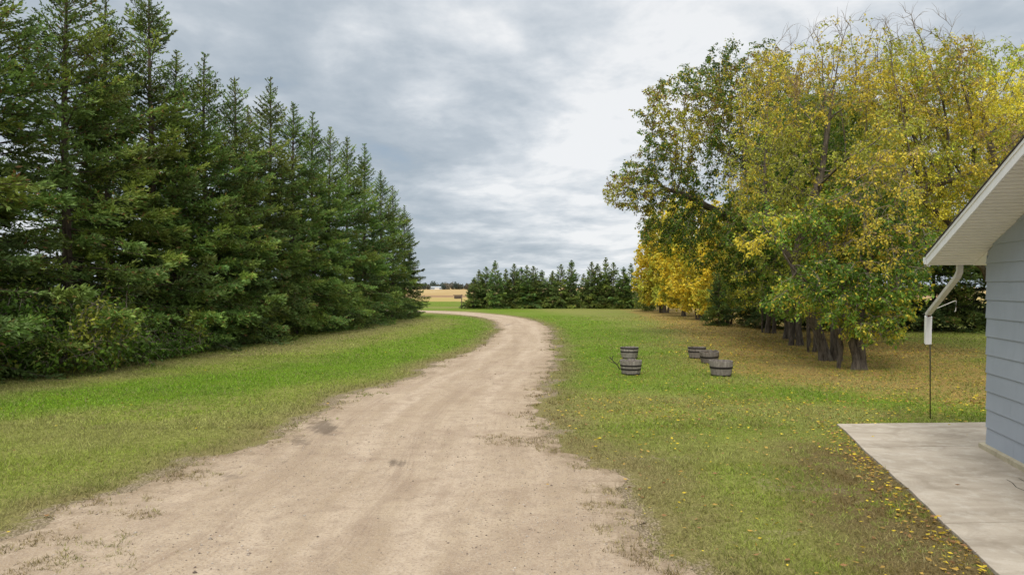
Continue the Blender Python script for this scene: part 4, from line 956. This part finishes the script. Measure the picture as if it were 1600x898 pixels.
# ------------------------------------------------------------------ grass, fallen leaves, gravel
def in_slab(P):
    q = P-np.array([6.12, 12.85]); return (q@EV > 0.0) & (P[:, 1] < 12.85+(P[:, 0]-6.12)*.053)
def scatter(n, dmin, dmax, rng, power):
    d = (rng.random(n)*(dmax**power-dmin**power)+dmin**power)**(1/power); x = rng.uniform(-.86, .86, n)*d
    return np.c_[x, d]
def grass(n, dmin, dmax, power, h0, w0, seed, nb=4):
    rng = np.random.default_rng(seed); P = scatter(n, dmin, dmax, rng, power)
    P = P[~in_slab(P)]; mk = masks(P)
    n2 = vnoise(P, 2.2, 60, 3); sd_ = mk['sd']
    # grass creeps over the driveway's rim in patches; a few weeds stand in the worn shoulder
    weed = np.zeros(len(P))
    for (px, py), r, s in (((825, 690), .75, .8), ((870, 660), .6, .9), ((930, 730), .22, .9), ((990, 732), .3, .8), ((60, 878), .9, .9), ((110, 870), .6, .7), ((1010, 800), .5, .8), ((1060, 878), .35, .8), ((1035, 850), .3, .6), ((820, 650), .4, .6), ((190, 795), .5, .9), ((300, 745), .4, .8), ((480, 655), .6, .9), ((420, 690), .4, .8), ((560, 618), .6, .7), ((985, 770), .4, .9), ((900, 705), .5, .9), ((330, 760), .3, .6)):
        weed = np.maximum(weed, s*(1-sstep(np.linalg.norm((P-np.array(G(px, py)))*[.8, 1.2], axis=1)+(n2-.5)*.9, r*.4, r)))
    n6 = vnoise(P, 5.5, 63, 3); pr = sstep(sd_+(n2-.5)*1.5+(n6-.5)*.9, -.25, .35)
    pr = np.where(sd_ < 0, np.maximum(pr*(sd_ > -.8), weed*sstep(n6, .38, .55)), pr)
    pr *= (1-.7*mk['bare']*(sd_ > 0))*(1-.55*mk['litter'])*(1-.35*mk['brown'])
    k = rng.random(len(P)) < pr; P = P[k]; mk = {a: b[k] for a, b in mk.items()}; n2 = n2[k]; n6 = n6[k]
    m = len(P); i = np.repeat(np.arange(m), nb); q = len(i)
    tall = (.35+1.3*vnoise(P, 1.3, 44, 2))*(.7+.6*vnoise(P, 6.0, 45, 2))*np.where(rng.random(m) < .03, 1.9, 1.0)
    base = np.c_[P[i]+rng.normal(size=(q, 2))*.018*(w0/.006), np.zeros(q)]
    D = unit(np.c_[rng.normal(size=(q, 2))*.75, np.full(q, .8)]); L = h0*rng.uniform(.5, 1.4, q)*tall[i]
    S = unit(np.c_[rng.normal(size=(q, 2)), np.zeros(q)])*(w0*rng.uniform(.6, 1.2, q))[:, None]
    V = np.stack([base-S, base+S, base+D*L[:, None]], 1).reshape(-1, 3); F = np.arange(q*3).reshape(-1, 3)
    def mixc(c, w_, d): w_ = np.clip(w_, 0, 1)[:, None]; return c*(1-w_)+np.array(d)*w_
    c = np.tile(np.array([0.250, 0.310, 0.045]), (m, 1)); c = mixc(c, mk['lush']*1.15, (0.165, 0.29, 0.018))
    c = mixc(c, mk['dry']*.75*(.5+n2), (0.25, 0.22, 0.09)); c = mixc(c, mk['brown']*.9*sstep(n6, .42, .52), (0.17, 0.105, 0.045)); c = mixc(c, mk['litter']*.45, (0.22, 0.18, 0.05)); c = mixc(c, (1-sstep(mk['sd'], -.1, .9))*sstep(n6, .40, .58)*.85, (0.20, 0.14, 0.07))
    mo = vnoise(P, .55, 71, 4); c = mixc(c, sstep(mo, .50, .68)*.5*(1-mk['lush']), (0.33, 0.29, 0.13)); c = mixc(c, sstep(1-mo, .52, .70)*.5, (0.16, 0.24, 0.03)); c = c[i]*rng.choice([.5, .75, 1.0, 1.2, 1.6], q)[:, None]*rng.uniform(.85, 1.15, q)[:, None]; st_ = rng.random(q) < .10; c[st_] = np.array([.34, .29, .14])*rng.uniform(.7, 1.2, (int(st_.sum()), 1))
    return V, F, np.repeat(c, 3, 0)
parts = [grass(90000, 4.6, 13, 1.3, .050, .0038, 31), grass(90000, 12.5, 26, 1.2, .055, .0075, 32), grass(70000, 25, 62, 1.1, .065, .017, 33, 3)]
off = 0; VV = []; FF = []; CC = []
for V, F, C in parts: VV.append(V); FF.append(F+off); CC.append(C); off += len(V)
tag(link('grass', mesh_np('grass', np.vstack(VV), np.vstack(FF), M['blade'], col=np.vstack(CC))), 'short green and drying grass blades covering the lawn', 'grass', kind='stuff')

rng = np.random.default_rng(41)
P = np.vstack([scatter(60000, 5, 16, rng, 1.5), scatter(190000, 15, 60, rng, 1.3)]); P = P[~(in_slab(P) & (rng.random(len(P)) < .995))]; mk = masks(P); sd_ = mk['sd']
q = P-np.array([6.12, 12.85]); ds2 = np.abs(-(q@EV)-.18); edge = np.exp(-(ds2/.28)**2)*(-(q@DV) > -.3); edge = np.maximum(edge, np.exp(-((q@DV-.12)/.22)**2)*(P[:, 0] > 6))
pr = .010 + .85*mk['litter']**1.2*(.1+1.3*vnoise(P, .8, 3, 3)) + .75*edge + .03*np.exp(-((P[:, 0]-4)/4)**2)
pr = np.where(sd_ < 0, .0012, pr)*np.where(P[:, 0] < -2, .25, 1)
k = rng.random(len(P)) < pr; P = P[k]; n = len(P); li = mk['litter'][k]
D = unit(np.c_[rng.normal(size=(n, 2)), rng.normal(.12, .22, n)]); L = rng.uniform(.025, .085, n)*(1+.35*(P[:, 1] > 25))
V, F = diamonds(np.c_[P, rng.uniform(.012, .045, n)], D, L, L*.6, rng, fold=.15)
# lay the leaves nearly flat
vz = V[:, 2].reshape(-1, 4); b0 = vz[:, :1]; vz[:] = b0+(vz-b0)*.45; V[:, 2] = np.maximum(vz.ravel(), .008)+np.where(np.repeat(in_slab(P), 4), ZS, 0)
pc = rng.random(n); C = np.where((pc < .34-.2*li)[:, None], [0.62, 0.47, 0.035], np.where((pc < .68-.1*li)[:, None], [0.42, 0.27, 0.06], [0.24, 0.13, 0.05]))*rng.uniform(.7, 1.25, n)[:, None]
tag(link('fallen_leaves', mesh_np('fallen_leaves', V, F, M['litter'], col=np.repeat(C, 4, 0))), 'yellow and brown fallen leaves scattered over the grass', 'leaves', kind='stuff')

rng = np.random.default_rng(55); P = scatter(60000, 4.6, 24, rng, 1.2); s_ = sdf(P); P = P[(s_ < .05) & (vnoise(P, .7, 8, 3)+rng.normal(size=len(P))*.12 > .5)]; n = len(P)
bp_ = np.array([(1, 0, 0), (0, 1, 0), (-1, 0, 0), (0, -1, 0), (0, 0, .8), (0, 0, -.3)]); sz = rng.lognormal(-5.25, .45, n)
V = (bp_[None]*rng.uniform(.6, 1.3, (n, 6, 1)))*sz[:, None, None]; a = rng.uniform(0, 6.28, n); ca, sa = np.cos(a)[:, None], np.sin(a)[:, None]
V = np.stack([V[..., 0]*ca-V[..., 1]*sa, V[..., 0]*sa+V[..., 1]*ca, V[..., 2]], -1)+np.c_[P, np.full(n, .006)][:, None, :]
tf = np.array([(0, 1, 4), (1, 2, 4), (2, 3, 4), (3, 0, 4), (1, 0, 5), (2, 1, 5), (3, 2, 5), (0, 3, 5)]); F = (np.arange(n)[:, None, None]*6+tf[None]).reshape(-1, 3)
C = np.where(rng.random((n, 1)) < .5, [.50, .44, .37], [.20, .16, .125])*rng.uniform(.7, 1.3, (n, 1))
tag(link('gravel', mesh_np('gravel', V.reshape(-1, 3), F, M['litter'], col=np.repeat(C, 6, 0))), 'small loose stones scattered on the dirt driveway', 'gravel', kind='stuff')
